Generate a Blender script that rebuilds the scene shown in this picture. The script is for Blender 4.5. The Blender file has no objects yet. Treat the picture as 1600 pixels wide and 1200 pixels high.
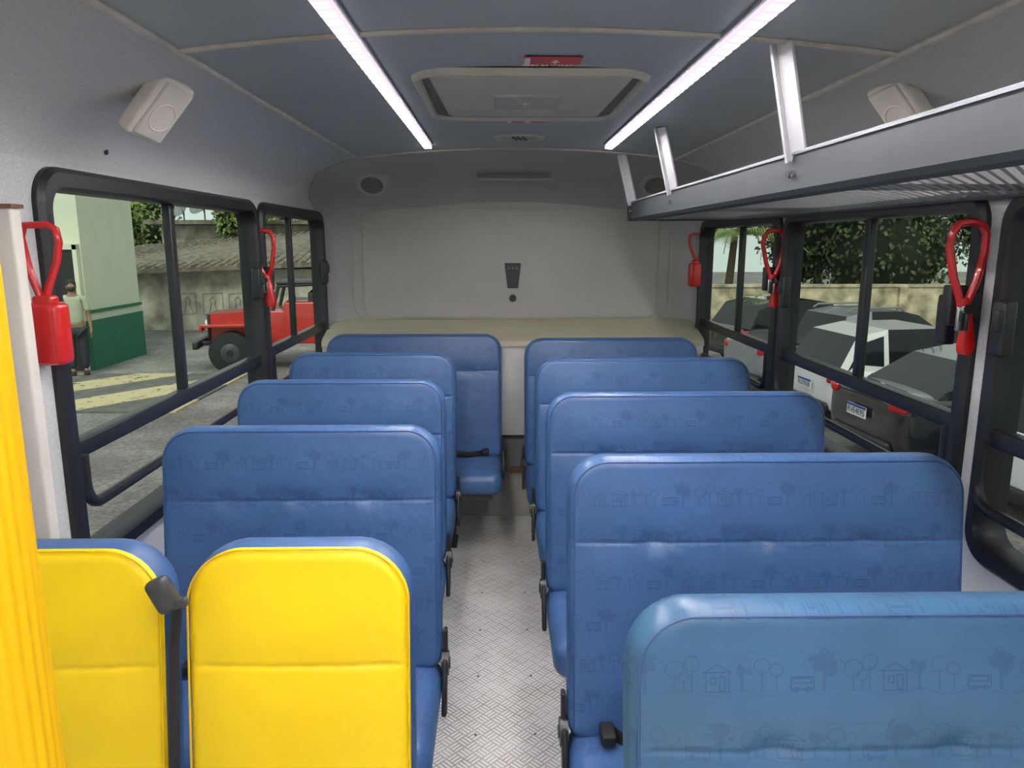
import bpy, bmesh, math, random
from mathutils import Vector, Matrix
random.seed(7)
sc = bpy.context.scene
col = sc.collection
try:
    sc.view_settings.view_transform = 'Standard'
except Exception:
    pass
CX = 0.09          # bus centre line
CAMZ = 1.62
GZ = -0.83         # outside ground level, building side
GR = -1.16         # outside ground level, parking side
R = math.radians

# ------------------------------------------------------------ node helpers
class E:
    nt = None
    def __init__(s, v): s.v = v
    @staticmethod
    def _m(op, *a):
        n = E.nt.nodes.new('ShaderNodeMath'); n.operation = op
        for i, x in enumerate(a):
            x = x.v if isinstance(x, E) else x
            if isinstance(x, (int, float)): n.inputs[i].default_value = x
            else: E.nt.links.new(x, n.inputs[i])
        return E(n.outputs[0])
    def __add__(s, o): return E._m('ADD', s, o)
    __radd__ = __add__
    def __sub__(s, o): return E._m('SUBTRACT', s, o)
    def __rsub__(s, o): return E._m('SUBTRACT', o, s)
    def __mul__(s, o): return E._m('MULTIPLY', s, o)
    __rmul__ = __mul__
    def __truediv__(s, o): return E._m('DIVIDE', s, o)
    def lt(s, o): return E._m('LESS_THAN', s, o)
    def gt(s, o): return E._m('GREATER_THAN', s, o)
    def abs(s): return E._m('ABSOLUTE', s)
    def mod(s, o): return E._m('FLOORED_MODULO', s, o)
    def floor(s): return E._m('FLOOR', s)
    def sin(s): return E._m('SINE', s)
    def max(s, o): return E._m('MAXIMUM', s, o)
    def min(s, o): return E._m('MINIMUM', s, o)
    def sqrt(s): return E._m('SQRT', s)

def mat_base(name, color, rough=0.5, metal=0.0, spec=0.5, coat=0.0):
    m = bpy.data.materials.new(name); m.use_nodes = True
    b = m.node_tree.nodes['Principled BSDF']
    b.inputs['Base Color'].default_value = (*color, 1)
    b.inputs['Roughness'].default_value = rough
    b.inputs['Metallic'].default_value = metal
    b.inputs['Specular IOR Level'].default_value = spec
    b.inputs['Coat Weight'].default_value = coat
    return m, m.node_tree, b

def noise(nt, scale, detail=3, coord='Object', rough=0.5):
    tc = nt.nodes.new('ShaderNodeTexCoord')
    n = nt.nodes.new('ShaderNodeTexNoise')
    n.inputs['Scale'].default_value = scale
    n.inputs['Detail'].default_value = detail
    n.inputs['Roughness'].default_value = rough
    nt.links.new(tc.outputs[coord], n.inputs['Vector'])
    return n.outputs['Fac']

def ramp(nt, fac, stops):
    r = nt.nodes.new('ShaderNodeValToRGB')
    el = r.color_ramp.elements
    while len(el) < len(stops): el.new(0.5)
    for e, (p, c) in zip(el, stops):
        e.position = p; e.color = (*c, 1)
    nt.links.new(fac, r.inputs['Fac'])
    return r.outputs['Color']

def bump(nt, b, h, strength=0.3, dist=0.01):
    n = nt.nodes.new('ShaderNodeBump')
    n.inputs['Strength'].default_value = strength
    n.inputs['Distance'].default_value = dist
    nt.links.new(h, n.inputs['Height'])
    nt.links.new(n.outputs['Normal'], b.inputs['Normal'])

def simple(name, c, rough=0.5, metal=0.0, var=0.12, scale=8, bmp=0.0, bscale=200, spec=0.5, coat=0.0):
    m, nt, b = mat_base(name, c, rough, metal, spec, coat)
    f = noise(nt, scale, 4)
    c0 = tuple(max(0, x*(1-var)) for x in c); c1 = tuple(min(1, x*(1+var)) for x in c)
    nt.links.new(ramp(nt, f, [(0.3, c0), (0.7, c1)]), b.inputs['Base Color'])
    if bmp > 0:
        bump(nt, b, noise(nt, bscale, 3), bmp, 0.002)
    return m

def mixcol(nt, fac, a, b):
    n = nt.nodes.new('ShaderNodeMix'); n.data_type = 'RGBA'
    for s, v in ((n.inputs[0], fac), (n.inputs[6], a), (n.inputs[7], b)):
        if isinstance(v, E): v = v.v
        if isinstance(v, tuple): s.default_value = (*v, 1)
        elif isinstance(v, (int, float)): s.default_value = v
        else: nt.links.new(v, s)
    return n.outputs[2]
def objxyz(nt):
    tc = nt.nodes.new('ShaderNodeTexCoord'); sp = nt.nodes.new('ShaderNodeSeparateXYZ')
    nt.links.new(tc.outputs['Object'], sp.inputs[0]); E.nt = nt
    return E(sp.outputs['X']), E(sp.outputs['Y']), E(sp.outputs['Z'])

# ------------------------------------------------------------ materials
M = {}
M['ceiling'] = simple('ceiling_panel', (0.33, 0.36, 0.355), 0.42, var=0.04, bmp=0.05)
def fabric(name, c):
    m, nt, b = mat_base(name, c, 0.95, spec=0.2)
    f = noise(nt, 420, 2); g = noise(nt, 160, 3)
    E.nt = nt
    s = E(f)*0.75 + E(g)*0.25
    nt.links.new(ramp(nt, s.v, [(0.38, tuple(x*0.84 for x in c)), (0.62, tuple(x*1.12 for x in c))]), b.inputs['Base Color'])
    bump(nt, b, f, 0.15, 0.0015)
    return m
M['fabric'] = fabric('side_felt', (0.53, 0.53, 0.52))
M['sidewall'] = simple('side_panel', (0.60, 0.61, 0.63), 0.55, var=0.05)
M['back'] = simple('back_panel', (0.42, 0.41, 0.37), 0.42, var=0.04, scale=3, bmp=0.06)
M['cap'] = simple('rear_cap', (0.38, 0.385, 0.375), 0.42, var=0.04, scale=3, bmp=0.06)
M['ledge'] = simple('ledge_beige', (0.48, 0.455, 0.34), 0.4, var=0.05, scale=3)
M['white'] = simple('white_laminate', (0.68, 0.68, 0.66), 0.5, var=0.05)
M['bead'] = simple('trim_bead', (0.44, 0.41, 0.36), 0.5, var=0.15, scale=20)
M['black'] = simple('black_rubber', (0.012, 0.013, 0.017), 0.42, var=0.2)
M['blackpl'] = simple('black_plastic', (0.016, 0.017, 0.021), 0.35, var=0.2)
M['speaker'] = simple('speaker_plastic', (0.66, 0.62, 0.55), 0.5, var=0.05)
M['grille'] = simple('speaker_grille', (0.58, 0.54, 0.48), 0.7, var=0.1, bmp=0.5, bscale=500)
M['hatchgr'] = simple('dark_grille', (0.16, 0.14, 0.13), 0.6, var=0.3, scale=200, bmp=0.6, bscale=300)
M['capslot'] = simple('cap_slot_grey', (0.27, 0.27, 0.26), 0.6, var=0.1)
M['hatch'] = simple('hatch_plastic', (0.50, 0.47, 0.385), 0.45, var=0.06)
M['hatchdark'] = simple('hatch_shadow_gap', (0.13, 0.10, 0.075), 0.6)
M['red'] = simple('red_paint', (0.56, 0.012, 0.012), 0.25, var=0.1, coat=0.4)
M['redsticker'] = simple('red_sticker', (0.5, 0.03, 0.04), 0.4, var=0.05)
M['whitep'] = simple('white_paint', (0.8, 0.8, 0.78), 0.35, var=0.03)
M['chrome'] = simple('chrome', (0.6, 0.6, 0.6), 0.2, 1.0, var=0.05)
M['alu'] = simple('brushed_aluminium', (0.42, 0.44, 0.47), 0.35, 0.75, var=0.06, scale=30)
M['rackgrey'] = simple('rack_grey', (0.042, 0.048, 0.053), 0.6, 0.0, var=0.05, scale=12, spec=0.3)
M['racklip'] = simple('rack_lip_grey', (0.20, 0.21, 0.225), 0.4, 0.2, var=0.05, scale=12)
M['postw'] = simple('support_white', (0.52, 0.52, 0.54), 0.4, 0.0, var=0.05)
M['legm'] = simple('leg_steel', (0.07, 0.07, 0.075), 0.5, 0.5, var=0.15)
M['greybox'] = simple('grey_box', (0.16, 0.165, 0.17), 0.6, var=0.1)
M['tanbox'] = simple('tan_box', (0.38, 0.37, 0.33), 0.6, var=0.1)
M['brown'] = simple('brown_trim', (0.16, 0.07, 0.04), 0.6, var=0.2)
M['beltm'] = simple('belt_black', (0.012, 0.012, 0.013), 0.6, var=0.2, bmp=0.3, bscale=400)

def led_mat():
    m = bpy.data.materials.new('led_emitter'); m.use_nodes = True
    nt = m.node_tree; nt.nodes.clear()
    x, y, z = objxyz(nt)
    dy = (y.mod(0.05) - 0.025)
    core = (x.abs()).lt(0.0135)
    w = (dy.abs()).lt(0.015)*core
    em = nt.nodes.new('ShaderNodeEmission')
    nt.links.new(mixcol(nt, w, (0.96, 0.82, 0.93), (1.0, 0.95, 0.965)), em.inputs['Color'])
    st = w*180 + 1.05
    nt.links.new(st.v, em.inputs['Strength'])
    o = nt.nodes.new('ShaderNodeOutputMaterial'); nt.links.new(em.outputs[0], o.inputs[0])
    return m
M['led'] = led_mat()

def rackmesh_mat():
    m, nt, b = mat_base('expanded_metal_mesh', (0.42, 0.41, 0.41), 0.4, 0.3)
    x, y, z = objxyz(nt)
    u = ((x*1.0+y*0.8)/0.026).mod(1.0); v = ((x*1.0-y*0.8)/0.026).mod(1.0)
    hole = u.gt(0.36)*v.gt(0.36)
    t = nt.nodes.new('ShaderNodeBsdfTransparent'); mx = nt.nodes.new('ShaderNodeMixShader')
    nt.links.new(hole.v, mx.inputs[0]); nt.links.new(b.outputs[0], mx.inputs[1]); nt.links.new(t.outputs[0], mx.inputs[2])
    o = [n for n in nt.nodes if n.type == 'OUTPUT_MATERIAL'][0]; nt.links.new(mx.outputs[0], o.inputs[0])
    return m
M['rackmesh'] = rackmesh_mat()

def floor_mat():
    m, nt, b = mat_base('diamond_plate', (0.5, 0.49, 0.47), 0.30, 0.2)
    x, y, z = objxyz(nt)
    c_ = 0.040
    u = (x+y)*(0.7071/c_); v = (x-y)*(0.7071/c_)
    par = (u.floor()+v.floor()).mod(2.0)
    a = (u*math.pi*3).sin().abs(); c = (v*math.pi*3).sin().abs()
    fu = (u.mod(1.0)-0.5).abs(); fv = (v.mod(1.0)-0.5).abs()
    h = (a*par*(fv.lt(0.43)) + c*(1-par)*(fu.lt(0.43))).gt(0.62)
    sx = ((x-0.02).mod(0.20)-0.1); sy = (y.mod(0.34)-0.17)
    scr = (sx*sx+sy*sy).lt(0.000022)
    n1 = noise(nt, 5, 6, rough=0.65)
    base = ramp(nt, n1, [(0.34, (0.42, 0.375, 0.315)), (0.60, (0.72, 0.69, 0.635))])
    c1 = mixcol(nt, h*0.85, base, (1.0, 0.99, 0.97))
    c2 = mixcol(nt, scr, c1, (0.05, 0.045, 0.04))
    nt.links.new(c2, b.inputs['Base Color'])
    bump(nt, b, h.v, 1.0, 0.004)
    return m
M['floor'] = floor_mat()

def seat_mat(name, basec, inkc, k_ink):
    m, nt, b = mat_base(name, basec, 0.36, spec=0.5)
    X, Y_, Z = objxyz(nt)
    nz = E(noise(nt, 90, 4, rough=0.7)); nz2 = E(noise(nt, 6, 2))
    S = 0.62
    z = (Z+0.035)/S
    per = 0.160; T = 0.40
    band = (z/per).floor()
    v = z.mod(per)
    u = (X/S + band*0.17 + 5.0).mod(T)
    W = 0.0014
    ink = None
    def add(e, k=1.0):
        nonlocal ink
        e = e*k
        ink = e if ink is None else ink.max(e)
    def ring(cx, cy, r, w=W):
        dx = u-cx; dy = v-cy
        d = (dx*dx+dy*dy).sqrt() + (nz-0.5)*0.014
        return (d-r).abs().lt(w)
    def trunk(cx, y0, y1, w=0.0016):
        return (u-cx).abs().lt(w)*v.gt(y0)*v.lt(y1)
    def boxline(cx, cy, hx, hy, w=W):
        d = ((u-cx).abs()-hx).max((v-cy).abs()-hy)
        return d.abs().lt(w)
    for cx, cy, r in ((0.085, 0.085, 0.036), (0.30, 0.07, 0.020)):
        dx = u-cx; dy = (v-cy)*1.25
        d = (dx*dx+dy*dy).sqrt() + (nz-0.5)*0.12
        add(d.lt(r*0.8), 0.62)
        add(trunk(cx, 0.02, cy, 0.003), 0.7)
    for cx, cy, r in ((0.150, 0.07, 0.020), (0.188, 0.085, 0.017), (0.170, 0.055, 0.012), (0.345, 0.078, 0.017), (0.378, 0.068, 0.014)):
        add(ring(cx, cy, r), 0.8); add(trunk(cx, 0.02, cy-r*0.5), 0.8)
    add(boxline(0.245, 0.043, 0.026, 0.022)); add(boxline(0.236, 0.046, 0.006, 0.007)); add(boxline(0.256, 0.040, 0.006, 0.016))
    roof = ((u-0.245).abs()*0.55+(v-0.065)-0.017)
    add(roof.abs().lt(W)*v.gt(0.064)*(u-0.245).abs().lt(0.035))
    add(((v-0.065).abs()).lt(W)*(u-0.245).abs().lt(0.034))
    add(boxline(0.036, 0.04, 0.026, 0.013)); add(boxline(0.036, 0.045, 0.020, 0.005))
    add(ring(0.022, 0.025, 0.005)); add(ring(0.05, 0.025, 0.005))
    hl = v - 0.018 - (u*(2*math.pi/T*3)).sin()*0.006
    add(hl.abs().lt(W*0.8), 0.6)
    hl2 = v - 0.105 - (u*(2*math.pi/T*4)).sin()*0.004
    add(hl2.abs().lt(W*0.7)*nz2.gt(0.52), 0.4)
    fine = E(noise(nt, 11, 3))
    basev = ramp(nt, nz2.v, [(0.3, tuple(c*0.88 for c in basec)), (0.7, tuple(min(1, c*1.12) for c in basec))])
    nt.links.new(mixcol(nt, ink*k_ink, basev, inkc), b.inputs['Base Color'])
    bump(nt, b, fine.v, 0.28, 0.016)
    return m
M['seat'] = seat_mat('seat_vinyl_blue', (0.050, 0.118, 0.270), (0.022, 0.040, 0.13), 0.50)
M['seat_teal'] = seat_mat('seat_vinyl_teal', (0.042, 0.115, 0.215), (0.018, 0.035, 0.11), 0.45)
M['pipe'] = simple('seat_piping', (0.036, 0.088, 0.22), 0.6, var=0.1)
YW, YH, YR = 0.382, 0.69, 0.10
def yellow_mat():
    m, nt, b = mat_base('seat_vinyl_yellow', (0.95, 0.66, 0.0), 0.42)
    x, y, z = objxyz(nt)
    qx = x.abs()-(YW/2-YR); qz = (z-YH/2).abs()-(YH/2-YR)
    mx_ = qx.max(0.0); mz = qz.max(0.0)
    sd = (mx_*mx_+mz*mz).sqrt() + qx.max(qz).min(0.0) - YR
    k = sd.lt(-0.006)*y.lt(-0.012)
    f = E(noise(nt, 4, 4))
    yc = ramp(nt, f.v, [(0.3, (0.82, 0.55, 0.0)), (0.7, (0.90, 0.62, 0.0))])
    nt.links.new(mixcol(nt, k, (0.042, 0.10, 0.24), yc), b.inputs['Base Color'])
    bump(nt, b, noise(nt, 14, 3), 0.14, 0.010)
    return m
M['yellow'] = yellow_mat()
M['yellowpipe'] = simple('yellow_piping', (0.75, 0.48, 0.0), 0.4, var=0.05)
M['yelcush'] = simple('seat_cushion_blue', (0.042, 0.10, 0.24), 0.35, var=0.1)
M['polem'] = simple('pole_yellow', (0.78, 0.44, 0.0), 0.55, var=0.0, spec=0.3)

def glass_mat(name, tint, refl=0.04):
    m = bpy.data.materials.new(name); m.use_nodes = True
    nt = m.node_tree; nt.nodes.clear()
    t = nt.nodes.new('ShaderNodeBsdfTransparent'); t.inputs[0].default_value = (*tint, 1)
    g = nt.nodes.new('ShaderNodeBsdfGlossy'); g.inputs['Roughness'].default_value = 0.02
    g.inputs['Color'].default_value = (0.9, 0.95, 0.92, 1)
    mx = nt.nodes.new('ShaderNodeMixShader'); mx.inputs[0].default_value = refl
    o = nt.nodes.new('ShaderNodeOutputMaterial')
    nt.links.new(t.outputs[0], mx.inputs[1]); nt.links.new(g.outputs[0], mx.inputs[2]); nt.links.new(mx.outputs[0], o.inputs[0])
    return m
M['glassL'] = glass_mat('window_glass_clear', (0.91, 0.965, 0.92), 0.012)
M['glassR'] = glass_mat('window_glass_tinted', (0.86, 0.90, 0.85), 0.014)
M['glasslow'] = glass_mat('window_glass_plain', (0.90, 0.915, 0.90), 0.012)

# ------------------------------------------------------------ mesh builder
class MB:
    def __init__(s): s.v = []; s.f = []; s.m = []
    def add(s, vs, fs, mi=None, mx=None):
        o = len(s.v)
        for p in vs:
            p = Vector(p)
            if mx is not None: p = mx @ p
            s.v.append(p)
        for f in fs:
            s.f.append(tuple(i+o for i in f)); s.m.append(0 if mi is None else mi)
    def box(s, c, d, rot=None, mi=None, bev=0.0):
        hx, hy, hz = d[0]/2, d[1]/2, d[2]/2
        mx = Matrix.Translation(c)
        if rot is not None: mx = mx @ rot
        if bev <= 0:
            vs = [(x, y, z) for x in (-hx, hx) for y in (-hy, hy) for z in (-hz, hz)]
            fs = [(0,1,3,2),(4,6,7,5),(0,4,5,1),(2,3,7,6),(0,2,6,4),(1,5,7,3)]
            s.add(vs, fs, mi, mx)
        else:
            bm = bmesh.new(); bmesh.ops.create_cube(bm, size=1)
            bmesh.ops.scale(bm, vec=d, verts=bm.verts)
            bmesh.ops.bevel(bm, geom=list(bm.edges), offset=min(bev, min(d)*0.48), segments=3, profile=0.5, affect='EDGES')
            bm.verts.index_update()
            s.add([v.co.copy() for v in bm.verts], [[v.index for v in f.verts] for f in bm.faces], mi, mx)
            bm.free()
    def cyl(s, p0, p1, r0, r1=None, n=20, mi=None, cap=True):
        r1 = r0 if r1 is None else r1
        p0 = Vector(p0); p1 = Vector(p1); d = (p1-p0).normalized()
        a = Vector((0,0,1)) if abs(d.z) < 0.9 else Vector((1,0,0))
        e1 = d.cross(a).normalized(); e2 = d.cross(e1)
        vs = []
        for p, r in ((p0, r0), (p1, r1)):
            for i in range(n):
                t = 2*math.pi*i/n
                vs.append(p + e1*math.cos(t)*r + e2*math.sin(t)*r)
        fs = [(i, (i+1) % n, n+(i+1) % n, n+i) for i in range(n)]
        if cap: fs += [tuple(range(n))[::-1], tuple(range(n, 2*n))]
        s.add(vs, fs, mi)
    def tube(s, pts, r, closed=False, n=8, mi=None, ry=None):
        pts = [Vector(p) for p in pts]; N = len(pts)
        ref = Vector((0.0, 0.0, 1.0))
        rings = []; prev = None
        for i, p in enumerate(pts):
            if closed: d = pts[(i+1) % N]-pts[i-1]
            else: d = pts[min(i+1, N-1)]-pts[max(i-1, 0)]
            d.normalize()
            if prev is None:
                a = ref if abs(d.dot(ref)) < 0.9 else Vector((1, 0, 0))
                e1 = (a - d*a.dot(d)).normalized()
            else:
                e1 = (prev - d*prev.dot(d)).normalized()
            prev = e1; e2 = d.cross(e1)
            rr = r[i] if isinstance(r, (list, tuple)) else r
            rings.append([p + e1*math.cos(2*math.pi*k/n)*rr + e2*math.sin(2*math.pi*k/n)*(rr if ry is None else ry) for k in range(n)])
        vs = [q for rg in rings for q in rg]; fs = []
        for i in range(N if closed else N-1):
            j = (i+1) % N
            for k in range(n):
                fs.append((i*n+k, i*n+(k+1) % n, j*n+(k+1) % n, j*n+k))
        if not closed: fs += [tuple(range(n))[::-1], tuple(range((N-1)*n, N*n))]
        s.add(vs, fs, mi)
    def ball(s, c, rad, mi=None, seg=16, ring=10, mx=None):
        vs = []; fs = []
        for j in range(ring+1):
            ph = math.pi*j/ring
            for i in range(seg):
                t = 2*math.pi*i/seg
                vs.append(Vector((c[0]+rad[0]*math.sin(ph)*math.cos(t), c[1]+rad[1]*math.sin(ph)*math.sin(t), c[2]+rad[2]*math.cos(ph))))
        for j in range(ring):
            for i in range(seg):
                a = j*seg+i; b_ = j*seg+(i+1) % seg
                fs.append((a, a+seg, b_+seg, b_))
        s.add(vs, fs, mi, mx)
    def obj(s, name, mats, parent=None, loc=None, rot=None, smooth=True, angle=35, weld=True):
        me = bpy.data.meshes.new(name)
        me.from_pydata([tuple(p) for p in s.v], [], s.f)
        if not isinstance(mats, (list, tuple)): mats = [mats]
        for m in mats: me.materials.append(m)
        for p, i in zip(me.polygons, s.m): p.material_index = i
        bm = bmesh.new(); bm.from_mesh(me)
        if weld: bmesh.ops.remove_doubles(bm, verts=bm.verts, dist=1e-5)
        bmesh.ops.recalc_face_normals(bm, faces=bm.faces)
        bm.to_mesh(me); bm.free()
        if smooth:
            for p in me.polygons: p.use_smooth = True
            me.set_sharp_from_angle(angle=R(angle))
        o = bpy.data.objects.new(name, me); col.objects.link(o)
        if parent: o.parent = parent
        if loc: o.location = loc
        if rot: o.rotation_euler = rot
        return o

def empty(name, loc=(0,0,0), rot=(0,0,0)):
    o = bpy.data.objects.new(name, None); col.objects.link(o)
    o.location = loc; o.rotation_euler = rot; o.empty_display_size = 0.1
    return o
def tag(o, label, cat, group=None):
    o['label'] = label; o['category'] = cat
    if group: o['group'] = group
    return o
def struct(o, label=None):
    o['kind'] = 'structure'
    if label: o['label'] = label
    return o
def copy_tree(src, loc, rot=None):
    n = src.copy(); col.objects.link(n); n.location = loc
    if rot: n.rotation_euler = rot
    for c in src.children:
        k = c.copy(); col.objects.link(k); k.parent = n
        k.matrix_parent_inverse = c.matrix_parent_inverse.copy()
        for g in c.children:
            q = g.copy(); col.objects.link(q); q.parent = k
    return n

def rrect(hw, hh, r, n=8, cx=0, cy=0):
    out = []
    for sx, sy, a0 in ((1, 1, 0), (-1, 1, 90), (-1, -1, 180), (1, -1, 270)):
        for i in range(n+1):
            a = R(a0 + 90*i/n)
            out.append((cx+sx*(hw-r)+r*math.cos(a), cy+sy*(hh-r)+r*math.sin(a)))
    return out

def text_into(name, s, size, mat, parent, loc, rot, align='CENTER'):
    cu = bpy.data.curves.new(name+'_c', 'FONT'); cu.body = s; cu.size = size
    cu.align_x = align; cu.align_y = 'CENTER'; cu.extrude = 0.0005; cu.resolution_u = 3
    t = bpy.data.objects.new(name+'_t', cu); col.objects.link(t)
    dg = bpy.context.evaluated_depsgraph_get()
    me = bpy.data.meshes.new_from_object(t.evaluated_get(dg))
    bpy.data.objects.remove(t)
    me.materials.clear(); me.materials.append(mat)
    o = bpy.data.objects.new(name, me); col.objects.link(o)
    o.parent = parent; o.location = loc; o.rotation_euler = rot
    return o

# ------------------------------------------------------------ bus shell
XL, XR = -1.03, 1.21
def ceil_z(x): return 2.04 - 0.045*((x-CX)/0.726)**2
YF = -1.6
cove = [(-1.03, 1.80, .12), (-1.018, 1.85, .3), (-0.97, 1.895, .5), (-0.88, 1.94, .75), (-0.76, 1.972, .92), (-0.636, 1.995, 1.0)]
b = MB(); b.box((CX, 1.4, -0.02), (2.36, 6.2, 0.04)); struct(b.obj('floor', M['floor'], smooth=False), 'aluminium diamond plate bus floor with screws')
b = MB(); N = 24
vs = []; fs = []
xs = [CX-0.726+1.452*i/N for i in range(N+1)]
for dz in (0, 0.03):
    for y in (YF, 3.5):
        for x in xs: vs.append((x, y, ceil_z(x)+dz))
n1 = N+1
for i in range(N):
    fs.append((i, i+1, n1+i+1, n1+i)); fs.append((2*n1+i, 2*n1+i+1, 3*n1+i+1, 3*n1+i))
b.add(vs, fs); struct(b.obj('ceiling', M['ceiling']), 'curved blue-grey ceiling panel')

WL = dict(z0=0.80, z1=1.79); WR = dict(z0=0.83, z1=1.745)
wins_left = [(0.35, 1.42), (1.70, 3.22), (3.25, 4.42)]
wins_right = [(0.35, 1.77), (1.83, 3.13), (3.17, 4.42)]
def side_wall(name, xin, sgn, wins, z0, z1, label):
    b = MB(); th = 0.05; xc = xin + sgn*th/2; ins = 0.028
    b.box((xc, (YF+4.48)/2, (z0+ins)/2), (th, 4.48-YF, z0+ins), mi=1)
    zt = 1.80
    b.box((xc, (YF+4.48)/2, (z1-ins+zt)/2), (th, 4.48-YF, zt-(z1-ins)), mi=0)
    ys = [YF] + [q for w in wins for q in (w[0]+ins, w[1]-ins)] + [4.48]
    for i in range(0, len(ys), 2):
        b.box((xc, (ys[i]+ys[i+1])/2, (z0+z1)/2), (th, ys[i+1]-ys[i], z1-z0-2*ins+0.002), mi=0)
    vs = []; fs = []
    for (x, z, w) in cove:
        xx = x if sgn < 0 else 2*CX-x
        for y in (YF, 1.64, 4.42+(3.5-4.42)*w): vs.append((xx, y, z))
    for i in range(len(cove)-1):
        for k in range(2): fs.append((i*3+k, i*3+k+1, i*3+3+k+1, i*3+3+k))
    b.add(vs, fs, mi=0)
    return struct(b.obj(name, [M['fabric'], M['sidewall']], angle=50), label)
side_wall('wall_left', XL, -1, wins_left, WL['z0'], WL['z1'], 'grey felt covered bus side wall')
side_wall('wall_right', XR, 1, wins_right, WR['z0'], WR['z1'], 'grey felt covered bus side wall')

prof = [(-1.03, 0.0, 0), (-1.03, 0.8, 0), (-1.03, 1.5, 0), (-1.03, 1.7, 0.03)] + cove
prof += [(x, ceil_z(x), 1.0) for x in xs[1:-1]]
prof += [(2*CX-x, z, w) for x, z, w in reversed([(-1.03, 0.0, 0), (-1.03, 0.8, 0), (-1.03, 1.5, 0), (-1.03, 1.7, 0.03)] + cove)]
secs = [(4.42, 3.5, 0, 0), (4.45, 3.75, 0.004, 0.010), (4.465, 4.0, 0.010, 0.025), (4.48, 4.2, 0.02, 0.05), (4.50, 4.34, 0.035, 0.085),
        (4.51, 4.42, 0.055, 0.12), (4.52, 4.47, 0.08, 0.145), (4.525, 4.50, 0.11, 0.17), (4.53, 4.53, 0.15, 0.20)]
b = MB(); vs = []; fs = []; P = len(prof)
for (ys_, yt, ins, drop) in secs:
    for (x, z, w) in prof:
        f = 1 - ins/1.12
        vs.append((CX+(x-CX)*f, ys_+(yt-ys_)*w, z - drop*max(0, min(1, (z-1.3)/0.5))))
for k in range(len(secs)-1):
    for i in range(P-1): fs.append((k*P+i, k*P+i+1, (k+1)*P+i+1, (k+1)*P+i))
b.add(vs, fs, mi=1)
k = len(secs)-1
b.add([vs[k*P+i] for i in range(P)], [tuple(range(P))], mi=0)
struct(b.obj('wall_back', [M['back'], M['cap']], angle=60), 'moulded grey plastic rear wall of the bus')

def plate_y(b, hw, hh, r, cx, cz, y0, y1, mi=None, bev=0.008, n=8):
    o = rrect(hw, hh, r, n, cx, cz); o2 = rrect(hw-bev, hh-bev, max(r-bev, 0.002), n, cx, cz)
    L = len(o); vs = [(x, y1, z) for x, z in o] + [(x, y0+bev*0.3, z) for x, z in o] + [(x, y0, z) for x, z in o2]
    fs = []
    for s_ in (0, L):
        for i in range(L): fs.append((s_+i, s_+(i+1) % L, s_+L+(i+1) % L, s_+L+i))
    fs.append(tuple(range(2*L, 3*L))); fs.append(tuple(range(L)))
    b.add(vs, fs, mi)
b = MB(); plate_y(b, 0.955, 0.375, 0.12, CX-0.01, 1.515, 4.518, 4.535, bev=0.014)
struct(b.obj('trim_1', M['back'], angle=40), 'raised moulded surround of the rear panel')
b = MB(); plate_y(b, 0.885, 0.325, 0.07, CX-0.01, 1.49, 4.500, 4.525, bev=0.012)
struct(b.obj('trim_2', M['back'], angle=30), 'inner moulded rear panel')
b = MB()
pr = [(4.53, 1.16), (4.50, 1.15), (4.46, 1.135), (4.30, 1.09), (4.24, 1.075), (4.215, 1.06), (4.21, 1.03), (4.53, 1.03)]
vs = [(XL+0.02, y, z) for y, z in pr] + [(XR-0.02, y, z) for y, z in pr]; n = len(pr)
b.add(vs, [(i, (i+1) % n, n+(i+1) % n, n+i) for i in range(n)]+[tuple(range(n)), tuple(range(n, 2*n))])
struct(b.obj('trim_3', M['ledge'], angle=40), 'beige ledge along the rear wall')
b = MB(); b.box((CX, 4.28, 0.77), (2.2, 0.10, 0.54), mi=0); b.box((CX, 4.27, 0.38), (2.2, 0.12, 0.20), mi=1); b.box((CX, 4.275, 0.14), (2.2, 0.11, 0.28), mi=4)
b.box((CX+0.06, 4.205, 0.295), (0.16, 0.02, 0.035), mi=3)
struct(b.obj('trim_4', [M['white'], M['greybox'], M['white'], M['brown'], M['tanbox']], smooth=False), 'white lower rear panel with grey box section')

b = MB()
for s in (-1, 1): b.tube([(CX+s*0.726, y, 1.992) for y in (YF, 0.5, 1.5, 2.5, 3.5)], 0.009)
struct(b.obj('trim_5', M['bead']), 'cream piping along the ceiling edges')
b = MB()
for y in (1.58, -0.3): b.tube([(x, y, ceil_z(x)-0.002) for x in xs], 0.007)
struct(b.obj('trim_6', M['bead']), 'cream cross seam piping on ceiling')
b = MB(); b.tube([(x, 3.5, ceil_z(x)-0.001) for x in xs], 0.006)
for s in (-1, 1):
    b.tube([((x if s < 0 else 2*CX-x), 4.42+(3.5-4.42)*w, z) for x, z, w in cove], 0.006)
    b.tube([(XL if s < 0 else XR, 4.425, z) for z in (0.6, 1.0, 1.4, 1.8)], 0.006)
struct(b.obj('trim_7', M['bead']), 'grey piping around the rear cap')
b = MB(); b.box((-1.008, 1.575, 1.24), (0.04, 0.035, 0.90), mi=0, bev=0.006); b.box((-1.006, 1.575, 1.692), (0.044, 0.042, 0.008), mi=1)
struct(b.obj('trim_8', [M['speaker'], M['brown']]), 'beige vertical window post')

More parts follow.
